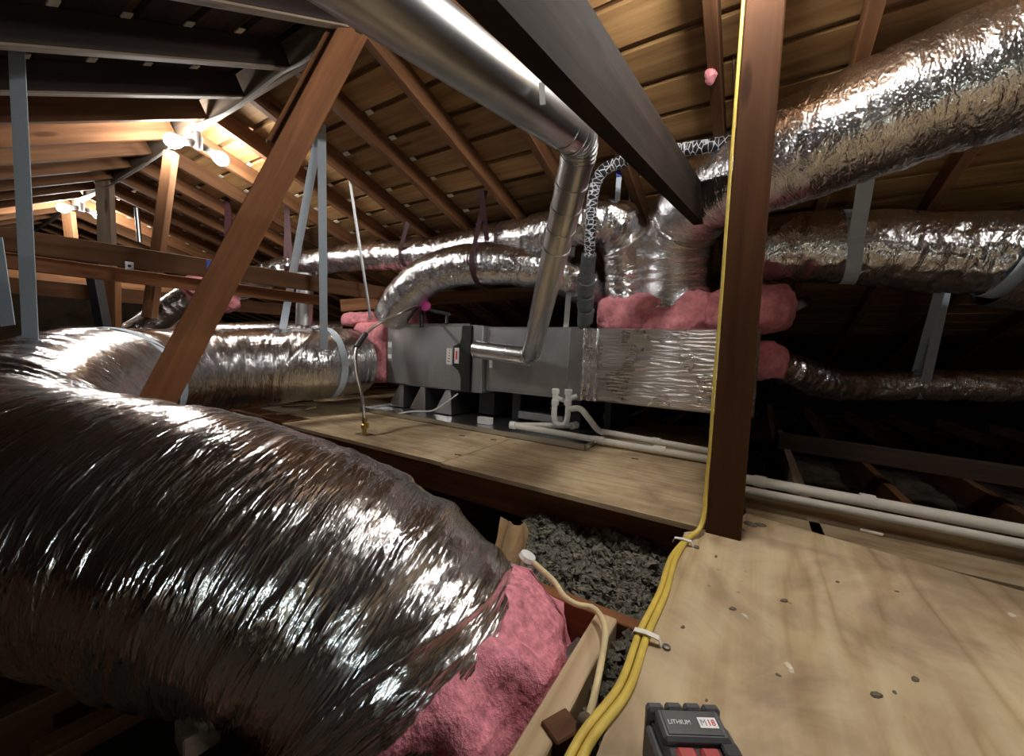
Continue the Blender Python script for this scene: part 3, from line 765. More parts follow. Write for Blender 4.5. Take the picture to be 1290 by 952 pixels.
# left foreground straps
pt = D(20, 48, 1.18)
V, Fq = ribbon(np.linspace(0, 1, 12)[:, None]*(D(39, 440, 1.2)-pt)+pt, 0.05, (0.85, 0.53, 0), 0.002)
r = empty('hanging_strap', D(38, 415, 1.2), 'wide grey strap hanging from the roof at the far left', 'strap', 'duct hanging straps')
obj('tail', V, Fq, 'strap_grey', r)
pt = D(-6, 300, 1.35)
V, Fq = ribbon(np.linspace(0, 1, 6)[:, None]*(D(10, 410, 1.35)-pt)+pt, 0.05, (0.85, 0.53, 0), 0.002)
r = empty('hanging_strap', D(8, 410, 1.35), 'grey strap end just inside the left edge of the picture', 'strap', 'duct hanging straps'); obj('tail', V, Fq, 'strap_grey', r)
r = empty('duct_strap', point(RETF, at_px(RETF, 150, 486)), 'grey strap band round the bend of the return duct', 'strap', 'duct hanging straps')
band_obj('band', RETF, at_px(RETF, 152, 486), 0.232+0.005, 0.05, 'strap_grey', r, lean=0.05)
# middle pair round the return duct
at = at_px(RETF, 410, 458)
r = empty('hanging_strap', point(RETF, at)-np.array([0, 0, .24]), 'pair of grey straps hanging by the brace around the return duct', 'strap', 'duct hanging straps')
band_obj('band', RETF, at, 0.232+0.006, 0.045, 'strap_grey', r)
tp = D(405, 150, 2.0)
for bx, by, bd in ((356, 415, 2.55), (408, 440, 2.3)):
    bq = D(bx, by, bd); V, Fq = ribbon(np.linspace(0, 1, 10)[:, None]*(bq-tp)+tp, 0.045, (0.85, 0.53, 0), 0.002); obj('tail', V, Fq, 'strap_grey', r)
# right straps
at = at_px(S4F, 1068, 312)
hang('blue-grey strap looped round the right middle duct below the large duct', S4F, 0.145, (1068, 312), [D(1093, 215, 1.42)], 0.05, sides=[1], lean=-0.03)
band_obj('band', S4F, at_px(S4F, 960, 316), 0.152, 0.03, 'strap_grey', bpy.data.objects['hanging_strap.003'] if 'hanging_strap.003' in bpy.data.objects else None)
r = empty('duct_strap', point(S4F, at_px(S4F, 1275, 322)), 'grey strap band on the duct at the right edge', 'strap', 'duct hanging straps')
band_obj('band', S4F, at_px(S4F, 1268, 322), 0.158, 0.045, 'strap_grey', r)
hang('narrow pale strap pair holding the thin low duct at right', S5F, 0.072, (1158, 485), [D(1187, 355, 1.85), D(1194, 355, 1.95)], 0.04)
# dark red straps
hang('dark red strap hanging from a rafter to the arching duct', S2F, 0.115, (606, 335), [D(606, 238, 2.1), D(612, 240, 2.25)], 0.03, 'strap_red')
hang('dark red strap around the slim duct near its middle', S1F, 0.1, (518, 320), [D(514, 280, 2.55)], 0.03, 'strap_red')
hang('dark red strap around the slim duct right of its middle', S1F, 0.1, (640, 302), [D(650, 280, 2.2)], 0.025, 'strap_red')
for (x, y0, y1, d, lb) in ((288, 240, 305, 2.9, 'dark red strap loop dangling left of the brace'), (363, 245, 325, 2.9, 'dark red strap dangling right of the brace')):
    r = empty('hanging_strap', D(x, y1, d), lb, 'strap', 'dark red straps')
    for s_ in (-3, 3):
        p0, p1 = D(x-2, y0, d), D(x+s_, y1, d)
        V, Fq = ribbon(np.linspace(0, 1, 6)[:, None]*(p1-p0)+p0, 0.03, (0.85, 0.53, 0), 0.002); obj('tail', V, Fq, 'strap_red', r)
# thin hangers
def rod(p, q, r_, mat, label, cat='rod', name='hanger_rod'):
    return tag(tube(name, np.linspace(0, 1, 3)[:, None]*(np.array(q)-p)+p, r_, mat, None, 8), label, cat)
rod(D(437, 200, 2.3), D(467, 402, 2.5), 0.009, 'galvanised_dull', 'thin steel hanger rod left of the arching duct')
p0, p1 = D(722, 300, 2.1), D(713, 412, 2.2)
V, Fq = ribbon(np.linspace(0, 1, 4)[:, None]*(p1-p0)+p0, 0.03, (0.85, 0.53, 0), 0.003)
tag(obj('metal_strap', V, Fq, 'galvanised', None), 'flat galvanised strap standing up from the coil case by the vent', 'strap')
p0, p1 = D(781, 205, 1.85), D(777, 262, 1.85)
V, Fq = ribbon(np.linspace(0, 1, 4)[:, None]*(p1-p0)+p0, 0.024, (0.85, 0.53, 0), 0.002)
r = empty('hanging_strap', p1, 'grey strap with blue tape above the slim riser duct', 'strap', 'duct hanging straps'); obj('tail', V, Fq, 'strap_grey', r)
p0, p1 = D(780, 207, 1.843), D(780, 222, 1.843)
V, Fq = ribbon(np.linspace(0, 1, 2)[:, None]*(p1-p0)+p0, 0.028, (0.85, 0.53, 0), 0.002); obj('blue_tape', V, Fq, 'blue_tape', r)
rod(D(795, 212, 2.0), D(793, 265, 2.0), 0.007, 'strap_red', 'thin dark red hanger beside the blue-taped strap')
pp = Px(383, 345, -2.75)
tag(tube('vent_stack', [Px(385, 345, -2.75), Px(383, 410, -2.75)], 0.055, 'galvanised_dull', None, 20), 'grey vertical vent stack behind the return duct', 'pipe')
tag(tube('conduit_pipe', [Px(172, 262, -4.0), Px(176, 305, -4.0)], 0.015, 'galvanised_dull', None, 12), 'thin pale pipe rising below the far roof slope', 'pipe')
# blue tape on the collar beam
k_ = (264-(-60))/(495+60); 
def tape_on_collar():
    cd = _n(c1-c0); best = min(np.linspace(0, 1, 400), key=lambda t: abs((lambda p: CX+F*(B.T@(p-CAMP))[0]/(B.T@(p-CAMP))[2])(c0+(c1-c0)*t) - 265))
    p = c0+(c1-c0)*best; n = _n(np.cross(cd, (0, 0, 1))); n = n if n.dot(CAMP-p) > 0 else -n
    m = MB().obox(p+n*0.0205+np.array([0, 0, 0.005]), cd, (0, 0, 1), 0.018, 0.035, 0.0008)
    return tag(m.build('tape_strip', 'blue_tape'), 'blue tape strip stuck on the collar beam left of the brace', 'tape')
tape_on_collar()

# ================================================================== FURNACE LINE
FY = 1.94
fr_ = empty('furnace', (-1.85, 2.2, 0.012), 'grey horizontal furnace cabinet with a black latch strip, standing on metal legs', 'furnace')
MB().box((-2.28, FY+0.02, 0.165), (-1.47, 2.62, 0.592), 0.004).build('cabinet', 'cabinet_metal', fr_)
MB().box((-2.272, FY-0.004, 0.172), (-1.575, FY+0.02, 0.586), 0.006).build('door_panel', 'cabinet_metal', fr_)
MB().box((-2.24, FY-0.006, 0.578), (-1.52, FY+0.01, 0.60), 0.003).build('top_flange', 'galvanised', fr_)
def latch():
    xs = -1.535; prof = []   # outline (half width, z) hourglass with a badge bulge on the left
    L_ = [(-0.036, 0.585), (-0.036, 0.52), (-0.052, 0.475), (-0.105, 0.455), (-0.108, 0.33), (-0.06, 0.30), (-0.036, 0.255), (-0.034, 0.168)]
    R_ = [(0.03, 0.168), (0.03, 0.585)]
    pts = L_ + R_; n = len(pts)
    V = [(xs+x, FY-0.010, z) for x, z in pts] + [(xs+x, FY+0.02, z) for x, z in pts]
    Fq = [list(range(n)), list(range(2*n-1, n-1, -1))] + [[i, i+n, (i+1) % n+n, (i+1) % n] for i in range(n)]
    return obj('latch_strip', V, Fq, 'black_plastic', fr_)
lt = latch()
MB().box((-1.628, FY-0.013, 0.345), (-1.592, FY-0.009, 0.445), 0.001).build('badge', 'label_white', lt)
MB().box((-1.618, FY-0.0145, 0.37), (-1.602, FY-0.0125, 0.425), 0.0005).build('badge_emblem', 'red_print', lt)
MB().box((-1.70, FY-0.007, 0.335), (-1.655, FY-0.0035, 0.44), 0.0005).build('sticker', 'label_white', fr_)
for k in range(5):
    MB().box((-1.69+0.003*k, FY-0.0078, 0.352+0.018*k), (-1.668, FY-0.0068, 0.359+0.018*k), 0).build('sticker_print', 'red_print' if k % 2 else 'label_dark', fr_)
MB().box((-2.262, FY-0.007, 0.33), (-2.215, FY-0.0035, 0.475), 0.0005).build('sticker', 'label_dark', fr_)
MB().box((-2.258, FY-0.0078, 0.43), (-2.219, FY-0.0068, 0.468), 0).build('sticker_print', 'label_white', fr_)
MB().box((-2.258, FY-0.0078, 0.35), (-2.219, FY-0.0068, 0.38), 0).build('sticker_print', 'white_print', fr_)
for r_ in range(5):                     # louvre slots low on the door
    for k in range(6):
        x = -1.83+0.03*k; z = 0.215+0.022*r_
        MB().box((x, FY-0.0055, z), (x+0.016, FY-0.0035, z+0.006), 0).build('louvre_slot', 'label_dark', fr_)
MB().box((-1.50, FY+0.005, 0.168), (-1.42, 2.60, 0.588), 0.004).build('vestibule_panel', 'cabinet_metal', fr_)
for x in (-2.14, -1.93, -1.70):         # triangular stand brackets
    V = [(x-0.075, FY-0.03, 0.012), (x+0.075, FY-0.03, 0.012), (x+0.02, FY+0.02, 0.165), (x-0.02, FY+0.02, 0.165)]
    V += [(a_, b_+0.5, c_) if i < 2 else (a_, b_+0.4, c_) for i, (a_, b_, c_) in enumerate(V)]
    obj('stand_leg', V, [[0, 1, 2, 3], [5, 4, 7, 6], [1, 5, 6, 2], [4, 0, 3, 7], [3, 2, 6, 7]], 'galvanised', fr_)
MB().box((-1.52, FY+0.12, 0.02), (-1.40, FY+0.5, 0.165), 0.003).build('blower_foot', 'black_plastic', fr_)
# drain pan
def pan():
    x0, x1, y0, y1 = -2.2, -0.62, 1.66, 2.62; m = MB()
    m.box((x0, y0, 0.001), (x1, y1, 0.004)); 
    for lo, hi in (((x0, y0, 0.001), (x1, y0+0.003, 0.028)), ((x0, y1-0.003, 0.001), (x1, y1, 0.028)), ((x0, y0, 0.001), (x0+0.003, y1, 0.028)), ((x1-0.003, y0, 0.001), (x1, y1, 0.028))): m.box(lo, hi)
    return m.build('drain_pan', 'galvanised')
tag(pan(), 'shallow galvanised drain pan below the furnace and coil case', 'pan')
# coil case
cc = empty('coil_case', (-1.1, 2.3, 0.02), 'plain galvanised coil case between the furnace and the foil plenum', 'coil case')
MB().box((-1.418, FY+0.045, 0.185), (-0.775, 2.62, 0.582), 0.004).build('case', 'galvanised_dull', cc)
MB().box((-1.40, FY+0.038, 0.20), (-0.86, FY+0.046, 0.575), 0.003).build('access_panel', 'galvanised_dull', cc)
MB().box((-0.855, FY+0.03, 0.185), (-0.77, FY+0.047, 0.582), 0.003).build('end_flange', 'galvanised', cc)
for x, z in ((-0.81, 0.5), (-0.81, 0.40), (-0.81, 0.28), (-1.37, 0.53), (-1.37, 0.24)):
    lathe('screw', (x, FY+0.03 if x > -1 else FY+0.038, z), (0, -1, 0), [(0, 0.006), (0.003, 0.005)], 'galvanised', cc, 8)
MB().box((-1.39, FY+0.036, 0.33), (-1.365, FY+0.039, 0.40), 0).build('sticker', 'label_white', cc)
for x in (-1.25, -0.85): MB().box((x-0.03, FY+0.15, 0.004), (x+0.03, 2.5, 0.185), 0.002).build('support_leg', 'black_plastic', cc)
MB().box((-1.2, FY+0.09, 0.03), (-0.9, FY+0.3, 0.075), 0.004).build('drain_tray', 'galvanised', cc)
# plenum: foil wrapped box, wrinkles running along
def plenum():
    x0, x1, y0, y1, z0, z1 = -0.765, 0.02, FY, 2.62, 0.195, 0.573; V = []; Fq = []; U = []
    nx, nz = 150, 130
    for i in range(nx+1):
        for j in range(nz+1):
            x = x0+(x1-x0)*i/nx; z = z0+(z1-z0)*j/nz
            w = 0.004*(1-abs(2*mnoise.noise(Vector((x*5, z*55, 0)))))+0.0025*(1-abs(2*mnoise.noise(Vector((x*14, z*150, 3)))))
            e = min(1, (x-x0)/0.01, (x1-x)/0.01, (z-z0)/0.01, (z1-z)/0.01); e = max(0, e)
            V.append((x, y0+0.008*(1-e)-w*e, z)); U.append((x, z))
    for i in range(nx):
        for j in range(nz):
            a_ = i*(nz+1)+j; Fq.append([a_, a_+nz+1, a_+nz+2, a_+1])
    n = len(V)
    V += [(x0, y0+0.008, z0), (x1, y0+0.008, z0), (x1, y0+0.008, z1), (x0, y0+0.008, z1), (x0, y1, z0), (x1, y1, z0), (x1, y1, z1), (x0, y1, z1)]
    U += [(p_[0], p_[1]+p_[2]) for p_ in V[n:]]
    Fq += [[n+5, n+4, n+7, n+6], [n, n+4, n+5, n+1], [n+3, n+2, n+6, n+7], [n, n+3, n+7, n+4], [n+1, n+5, n+6, n+2]]
    return V, Fq, U
pl = empty('supply_plenum', (-0.37, 2.28, 0.19), 'foil-wrapped box plenum with horizontal wrinkles, left of the post', 'plenum')
V, Fq, U = plenum(); obj('foil_wrap', V, Fq, 'foil_wrap', pl, U, True)
for k in range(3):
    x = -0.758+0.036*k
    V = []; Fq = []
    for i in range(41):
        z = 0.195+0.378*i/40; w_ = 0.010+0.006*mnoise.noise(Vector((k*3.3, z*22, 1))); y = FY-0.009-0.006*abs(mnoise.noise(Vector((k, z*30, 5))))
        V += [(x-w_, FY+0.002, z), (x-w_*0.5, y, z), (x+w_*0.6, y-0.002, z), (x+w_, FY+0.002, z)]
    for i in range(40):
        for j in range(3): Fq.append([i*4+j, i*4+j+1, i*4+j+5, i*4+j+4])
    obj('tape_fold', V, Fq, 'foil', pl, [(v[0], v[2]) for v in V], True)
for x, yy in ((-0.7, 2.15), (-0.15, 2.15)): MB().box((x, yy, 0.0), (x+0.04, yy+0.4, 0.195), 0.002).build('support_leg', 'black_plastic', pl)

# ------------------------------------------------------------------ pink insulation
def pink(label, parts, loc):
    r = empty('insulation_batt', loc, label, 'insulation', 'pink insulation pieces')
    for k, (c, s, kw) in enumerate(parts): lump('batt', c, s, kw.pop('mat', 'pink_wool'), r, **kw)
    return r
pink('pink insulation collar wrapped round the duct risers on top of the plenum',
     [((-0.45, 2.2, 0.66), (0.58, 0.44, 0.20), dict(amp=0.022, freq=11, power=6, seed=1, res=56)),
      ((-0.36, 2.02, 0.60), (0.24, 0.12, 0.12), dict(amp=0.018, freq=14, power=2.4, seed=5, res=24))], (-0.47, 2.2, 0.57))
pink('pink insulation batt on the plenum end, showing on both sides of the post',
     [((-0.05, 2.16, 0.665), (0.36, 0.42, 0.21), dict(amp=0.02, freq=9, power=3.5, seed=2, res=32))], (-0.06, 2.16, 0.57))
pink('pink insulation tuft where the thin low duct leaves the plenum',
     [((0.065, 2.14, 0.435), (0.16, 0.19, 0.17), dict(amp=0.018, freq=12, power=2.6, seed=3, res=26))], (0.06, 2.14, 0.35))
pink('pink insulation wrapped between the return duct and the furnace cabinet',
     [((-2.45, 2.16, 0.385), (0.34, 0.56, 0.47), dict(amp=0.02, freq=9, power=6, seed=4, res=36)),
      ((-2.36, 2.25, 0.66), (0.18, 0.24, 0.22), dict(amp=0.02, freq=10, power=3, seed=6, res=24)),
      ((-2.58, 1.98, 0.635), (0.34, 0.2, 0.10), dict(amp=0.02, freq=10, power=3, seed=8, res=24))], (-2.4, 2.1, 0.15))
pp = D(250, 362, 3.1)
pink('small pink insulation tuft joining two slim ducts behind the brace',
     [(pp, (0.24, 0.24, 0.22), dict(amp=0.04, freq=11, power=2.2, seed=7, res=24)),
      (D(285, 378, 3.15), (0.14, 0.14, 0.14), dict(amp=0.03, freq=11, power=2.2, seed=12, res=20))], pp-np.array([0, 0, .11]))
pp = D(880, 213, 1.72)
pink('pink insulation sliver at the torn end of the large upper duct', [(pp, (0.05, 0.10, 0.09), dict(amp=0.012, freq=16, power=2.2, seed=9, res=16))], pp)
# foreground collar: thick pink sleeve continuing the big duct down to the ceiling opening
def collar():
    e = RETF[0][-1]; t = _n(RETF[0][-1]-RETF[0][-12])
    C_ = [e-t*0.06, e+t*0.01, e+t*0.05+np.array([0.0, 0.0, -0.02]), e+t*0.08+np.array([-0.01, -0.01, -0.10]), e+t*0.08+np.array([-0.02, -0.02, -0.26])]
    Pp = path(C_, 0.006); T, N, Bn = frames(Pp); n = 110; V = []; U = []
    for i, p_ in enumerate(Pp):
        f = i/(len(Pp)-1)
        for j in range(n):
            th = 2*math.pi*j/n; dr = math.cos(th)*N[i]+math.sin(th)*Bn[i]
            R_ = 0.222+0.026*math.sin(min(1, f*4)*math.pi/2)+0.004*f
            q = Vector(p_+dr*R_)
            d_ = mnoise.fractal(q*14, 0.7, 2.1, 6)*0.020+mnoise.noise(q*5)*0.022
            g_ = Vector((f*9, th*2.2, 1.0)); d_ += 0.022*(1-abs(2*mnoise.noise(g_)))-0.012+0.010*(1-abs(2*mnoise.noise(g_*2.7)))
            V.append(p_+dr*(R_+d_*min(1, f*5+.1))); U.append((f, th*0.2))
    m = len(Pp); Fq = [[i*n+j, i*n+(j+1) % n, (i+1)*n+(j+1) % n, (i+1)*n+j] for i in range(m-1) for j in range(n)]
    return obj('insulation_collar', V, Fq, 'pink_wool_near', None, U, True)
tag(collar(), 'bulging pink insulation collar under the near end of the huge duct', 'insulation', 'pink insulation pieces')

# ================================================================== VENT PIPE
vr = 0.051
v0, v1 = Py(600, 440, 1.885), Py(668, 449, 1.86)
v2 = D(740, 214, 1.17); v3 = D(724, 166, 1.06); v4 = D(470, -2, 0.545)
vp = empty('vent_pipe', v0-np.array([0, 0, vr]), 'round galvanised vent pipe rising from the furnace and turning overhead', 'vent pipe')
tube('stub', np.linspace(0, 1, 8)[:, None]*(v1-v0)+v0, vr, 'galvanised', vp, 28)
for t in (0.02, 0.62, 0.9):
    c = v0+(v1-v0)*t; dv = _n(v1-v0); tube('crimp_ring', [c-dv*0.006, c+dv*0.006], vr+0.003, 'galvanised', vp, 28)
def gored(A, Bp, Cc, r_, n, rad, name):
    """segmented elbow at corner Bp between A and Cc"""
    a_ = _n(A-Bp); c_ = _n(Cc-Bp); ang = math.acos(max(-1, min(1, a_.dot(c_)))); tl = rad/math.tan(ang/2)
    p0, p1 = Bp+a_*tl, Bp+c_*tl; mid = Bp + _n(a_+c_)*rad/math.sin(ang/2)
    w0 = p0-mid; w1 = p1-mid; tot = math.acos(max(-1, min(1, _n(w0).dot(_n(w1))))); ax = _n(np.cross(w0, w1))
    pts = []
    for k in range(n+1):
        h = tot*k/n; R_ = Matrix.Rotation(h, 3, Vector(ax)); pts.append(mid+np.array(R_ @ Vector(w0)))
    for k in range(n):
        d_ = pts[k+1]-pts[k]; ee = d_*0.06
        tube(name, [pts[k]-ee, pts[k]+d_*0.3, pts[k]+d_*0.84, pts[k]+d_*0.86, pts[k+1]+ee], [r_, r_, r_, r_+0.0025, r_+0.0025], 'galvanised', vp, 28)
    return p0, p1
e0, e1 = gored(v0, v1, v2, vr, 3, 0.07, 'elbow_gore')
# lower straight run, then adjustable swivel segments, then overhead elbow
g0, g1 = gored(v1, (v2+v3)/2+np.array([0, 0, 0.03]), v4, vr, 5, 0.085, 'elbow_gore')
mid = e1+(g0-e1)*0.60
tube('straight_pipe', np.linspace(0, 1, 20)[:, None]*(mid-e1)+e1, vr, 'galvanised', vp, 32)
for k in range(5):
    p0 = mid+(g0-mid)*k/5; p1 = mid+(g0-mid)*(k+1)/5; d_ = p1-p0
    tube('swivel_segment', [p0, p0+d_*0.3, p0+d_*0.84, p0+d_*0.86, p1+d_*0.04], [vr, vr, vr, vr+0.0025, vr+0.0025], 'galvanised', vp, 28)
far = v4 + (v4-g1)*0.9; far[2] += 0.02
tube('overhead_pipe', np.linspace(0, 1, 20)[:, None]*(far-g1)+g1, vr, 'galvanised', vp, 40)
dv = _n(far-g1)
for t in (0.015, 0.06): c = g1+(far-g1)*t; tube('crimp_ring', [c-dv*0.004, c+dv*0.004], vr+0.002, 'galvanised', vp, 32)
sd = _n(np.cross(dv, (0, 0, 1)))
s0 = g1+dv*0.02-sd*0.0
V, Fq = ribbon(np.linspace(0, 1, 8)[:, None]*(far-g1)+g1+np.array([0, 0, -vr])*0.93+sd*vr*0.38, 0.006, sd, 0.002); obj('lock_seam', V, Fq, 'galvanised_dull', vp)
p0 = D(683, 118, 0.80); 
tag(MB().obox(p0, (0.85, 0.5, 0.1), (0, 0, 1), 0.006, 0.022, 0.001).build('tape_tab', 'white_plastic'), 'white tab between the overhead vent pipe and the tie beam', 'tab')

# ================================================================== REFRIGERANT LINE, GAS TUBE, DRAINS
rl = empty('refrigerant_line', D(735, 412, 2.14), 'black and white wrapped refrigerant line curving up behind the vent pipe', 'pipe')
tube('wrapped_line', path([D(*p) for p in ((940, 172, 1.4), (905, 182, 1.45), (870, 187, 1.5), (830, 193, 1.55), (785, 203, 1.62), (758, 217, 1.66), (747, 245, 1.70), (744, 290, 1.75), (742, 322, 1.80))], 0.01), 0.025, 'line_wrap', rl, 18)
tube('foam_sleeve', path([D(742, 320, 1.80), D(738, 360, 1.92), D(735, 416, 2.12)], 0.02), 0.034, 'foam_grey', rl, 18)
for y, d_ in ((354, 1.9), (372, 1.96), (390, 2.02)): tube('foam_joint', [D(738.5, y, d_), D(737, y+14, d_+0.05)], 0.042, 'foam_grey', rl, 18)
# black tube leaving the cabinet top
# gas connection
gl = empty('gas_tube', Pz(458, 548, 0), 'flexible steel gas tube rising from a brass valve on the plywood to the furnace', 'gas tube')
gb = Pz(459, 547, 0)
gp = [gb+np.array([0, 0, 0.05]), Py(457, 505, gb[1]+0.03), Py(449, 465, gb[1]+0.09), Py(449, 440, gb[1]+0.14), Py(458, 424, gb[1]+0.2), Py(478, 407, gb[1]+0.3), Py(510, 392, gb[1]+0.42), Py(532, 383, 1.93)]
tube('tube', path(gp, 0.01), 0.008, 'steel_tube', gl, 12)
lathe('brass_valve', gb, (0, 0, 1), [(0, 0.022), (0.004, 0.022), (0.006, 0.012), (0.03, 0.012), (0.032, 0.017), (0.05, 0.017), (0.054, 0.011), (0.075, 0.013), (0.085, 0.009)], 'brass', gl, 12)
MB().box(gb+np.array([0.012, -0.006, 0.038]), gb+np.array([0.035, 0.0, 0.065]), 0.001).build('valve_lever', 'yellow_jacket', gl)
MB().box(gb-np.array([0.04, 0.025, 0]), gb+np.array([0.04, 0.025, 0.0035]), 0.001).build('floor_plate', 'nail_metal', gl)
ga, gz = Py(449, 437, gb[1]+0.145), Py(461, 420, gb[1]+0.21)
tube('clamp', [ga, gz], 0.015, 'black_plastic', gl, 10)
lathe('magenta_cap', Py(538, 386, 1.93), (0.2, -1, 0.15), [(0, 0.02), (0.006, 0.034), (0.02, 0.034), (0.024, 0.028)], 'magenta', gl, 18)
for x, y0, y1 in ((531, 392, 412), (563, 398, 408)):
    tube('drop_fitting', [Py(x, y0, 1.945), Py(x, y1, 1.93)], 0.013, 'black_plastic', gl, 10)
tube('manifold_tube', path([Py(528, 385, 1.96), Py(548, 392, 1.98), Py(566, 396, 1.98)], 0.01), 0.012, 'foam_grey', gl, 10)
# white control wire on the pan
wp = [Pz(497, 522, 0.01), Pz(520, 518, 0.035), Pz(545, 517, 0.04), Py(560, 508, 1.9), Py(577, 496, 1.95)]
tag(tube('control_wire', path(wp, 0.01), 0.005, 'white_cord', None, 8), 'thin white control wire between the furnace legs', 'wire')
tag(MB().box((-1.36, 1.83, 0.006), (-1.27, 1.87, 0.045), 0.003).build('float_switch', 'white_plastic'), 'small white float switch box lying in the drain pan', 'switch')
# drains
dr = empty('drain_pipe', (-0.6, 1.82, 0.0), 'white drain pipes with trap lying on the plywood before the plenum', 'drain pipe')
rp = 0.0155
A0 = np.array([-1.09, 1.80, 0.035]); A1 = np.array([-0.08, 1.80, 0.02])
tube('front_pipe', [A0, (A0+A1)/2, A1], rp, 'pvc', dr, 16)
tube('return_pipe', path([A0, Pz(722, 536, 0.05)], 0.03), rp, 'pvc', dr, 16)
lathe('elbow', A0-np.array([0.02, 0, 0]), (1, 0, 0), [(0, 0.012), (0.004, 0.021), (0.035, 0.021), (0.037, 0.016)], 'pvc_white', dr, 16)
ce = Pz(722, 536, 0.05); lathe('elbow', ce+np.array([0, -0.015, 0]), (0.1, 1, 0), [(0, 0.020), (0.045, 0.020)], 'pvc_white', dr, 16)
for x in (-0.63, -0.35): tube('coupling', [(x, 1.80, 0.028), (x+0.05, 1.80, 0.028)], rp+0.004, 'pvc', dr, 16)
# trap: two risers joined by a U, then branch to the rear pipe
TY = 1.885
t1, t2 = Py(700, 493, TY), Py(716, 494, TY); zb = Py(706, 534, TY)[2]
tr = path([t1, (t1[0], TY, zb+0.03), ((t1[0]*.8+t2[0]*.2), TY, zb), ((t1[0]*.2+t2[0]*.8), TY, zb), (t2[0], TY, zb+0.03), t2], 0.006)
tube('trap', tr, 0.0150, 'pvc_white', dr, 16)
for c_, z_ in ((t1, 0), (t2, 0), (t1, -0.06), (t2, -0.055)):
    lathe('trap_cap', np.array(c_)+np.array([0, 0, z_-0.012]), (0, 0, 1), [(0, 0.020), (0.024, 0.020), (0.028, 0.016)], 'pvc_white', dr, 16)
tube('trap_arm', path([t1+np.array([0, 0, -0.03]), Py(712, 504, TY+0.03), Py(727, 498, TY+0.06)], 0.01), 0.013, 'pvc_white', dr, 12)
br = [Py(716, 515, TY), Py(731, 515, TY), Py(741, 526, TY), Py(753, 541, TY+0.03), Py(760, 545, TY+0.04)]
tube('branch', path(br, 0.01), 0.0155, 'pvc_white', dr, 16)
b1 = np.array([-0.08, TY+0.02, 0.03]); tube('rear_pipe', [Py(756, 543, TY+0.04), b1], rp, 'pvc', dr, 16)
tube('coupling', [Py(822, 555, TY+0.03), Py(832, 557, TY+0.03)], rp+0.004, 'pvc', dr, 16)
rr_ = empty('drain_pipe', (1.0, 1.5, 0.02), 'long pale drain pipe pair crossing behind the right deck', 'drain pipe')
tube('upper_pipe', [(-0.05, 1.525, 0.040), (0.6, 1.515, 0.036), (2.3, 1.50, 0.03)], 0.0165, 'pvc', rr_, 18)
tube('lower_pipe', [(-0.05, 1.487, 0.015), (0.6, 1.478, 0.012), (2.3, 1.46, 0.008)], 0.012, 'pvc', rr_, 14)
for x in (0.03, 0.30, 0.9): tube('coupling', [(x, 1.523, 0.040), (x+0.035, 1.522, 0.040)], 0.0195, 'pvc', rr_, 18)

# ================================================================== CABLES
yc = [(-0.079, 1.085, 1.53), (-0.078, 1.085, 1.2), (-0.078, 1.085, 0.85), (-0.077, 1.085, 0.6), (-0.078, 1.085, 0.40), (-0.077, 1.084, 0.22), (-0.079, 1.082, 0.12), (-0.078, 1.072, 0.05), (-0.085, 1.05, 0.02), (-0.1, 1.02, 0.010), (-0.113, 0.9, 0.006), (-0.108, 0.75, 0.006), (-0.112, 0.62, 0.006), (-0.11, 0.5, 0.006), (-0.128, 0.40, 0.006), (-0.125, 0.25, 0.006), (-0.12, -0.2, 0.006)]
yp = path(yc, 0.012); V, Fq, U = tube_mesh(yp, np.where(yp[:, 2] > 0.1, 0.0038, 0.0055), 12)
yo = tag(obj('yellow_cable', V, Fq, 'yellow_jacket', None, U, True), 'yellow electrical cable coming down the post and along the deck edge', 'cable')
yc2 = [(-0.106, 1.02, 0.006), (-0.123, 0.9, 0.004), (-0.119, 0.75, 0.004), (-0.124, 0.62, 0.004), (-0.122, 0.5, 0.004), (-0.14, 0.40, 0.004), (-0.137, 0.25, 0.004), (-0.13, -0.2, 0.004)]
V, Fq, U = tube_mesh(path(yc2, 0.012), 0.0055, 12)
tag(obj('yellow_cable', V, Fq, 'yellow_jacket', None, U, True), 'second yellow cable lying against the first along the deck edge', 'cable')
for k, yy in enumerate((0.985, 0.612)):
    x = -0.112; V, Fq = ribbon(np.array([(x-0.022, yy, 0.001), (x-0.018, yy, 0.012), (x, yy, 0.0145), (x+0.018, yy+0.002, 0.012), (x+0.022, yy+0.003, 0.001)]), 0.010, (0, 1, 0), 0.002)
    s_ = empty('cable_staple', (x, yy, 0.0), ('white cable staple on the yellow cables near the post', 'white cable staple on the yellow cables halfway along the deck')[k], 'staple', 'cable staples')
    obj('clip', V, Fq, 'staple_white', s_)
    lathe('nail_head', (x+0.03, yy+0.003, 0.0), (0, 0, 1), [(0, 0.006), (0.004, 0.006), (0.005, 0.004)], 'nail_metal', s_, 10)
tc = [D(672, 708, 0.80), D(698, 732, 0.76), D(712, 752, 0.72), D(726, 761, 0.71), D(748, 766, 0.70), Pz(762, 790, -0.01), Pz(758, 830, -0.02), Pz(748, 880, -0.022), Pz(739, 915, -0.022), Pz(731, 960, -0.022), Pz(720, 1010, -0.022)]
tag(tube('cream_cable', path(tc, 0.01), 0.0052, 'cream_jacket', None, 10), 'thin cream cable looping from the pink collar down beside the deck', 'cable')
pp = Pz(741, 912, -0.02); lump('cable_lump', pp, (0.026, 0.026, 0.022), 'stone_grey', None, 10, 0.004, 60, 2.2, 3)
tag(bpy.data.objects['cable_lump'], 'dark lump of sealant stuck on the cream cable', 'lump')

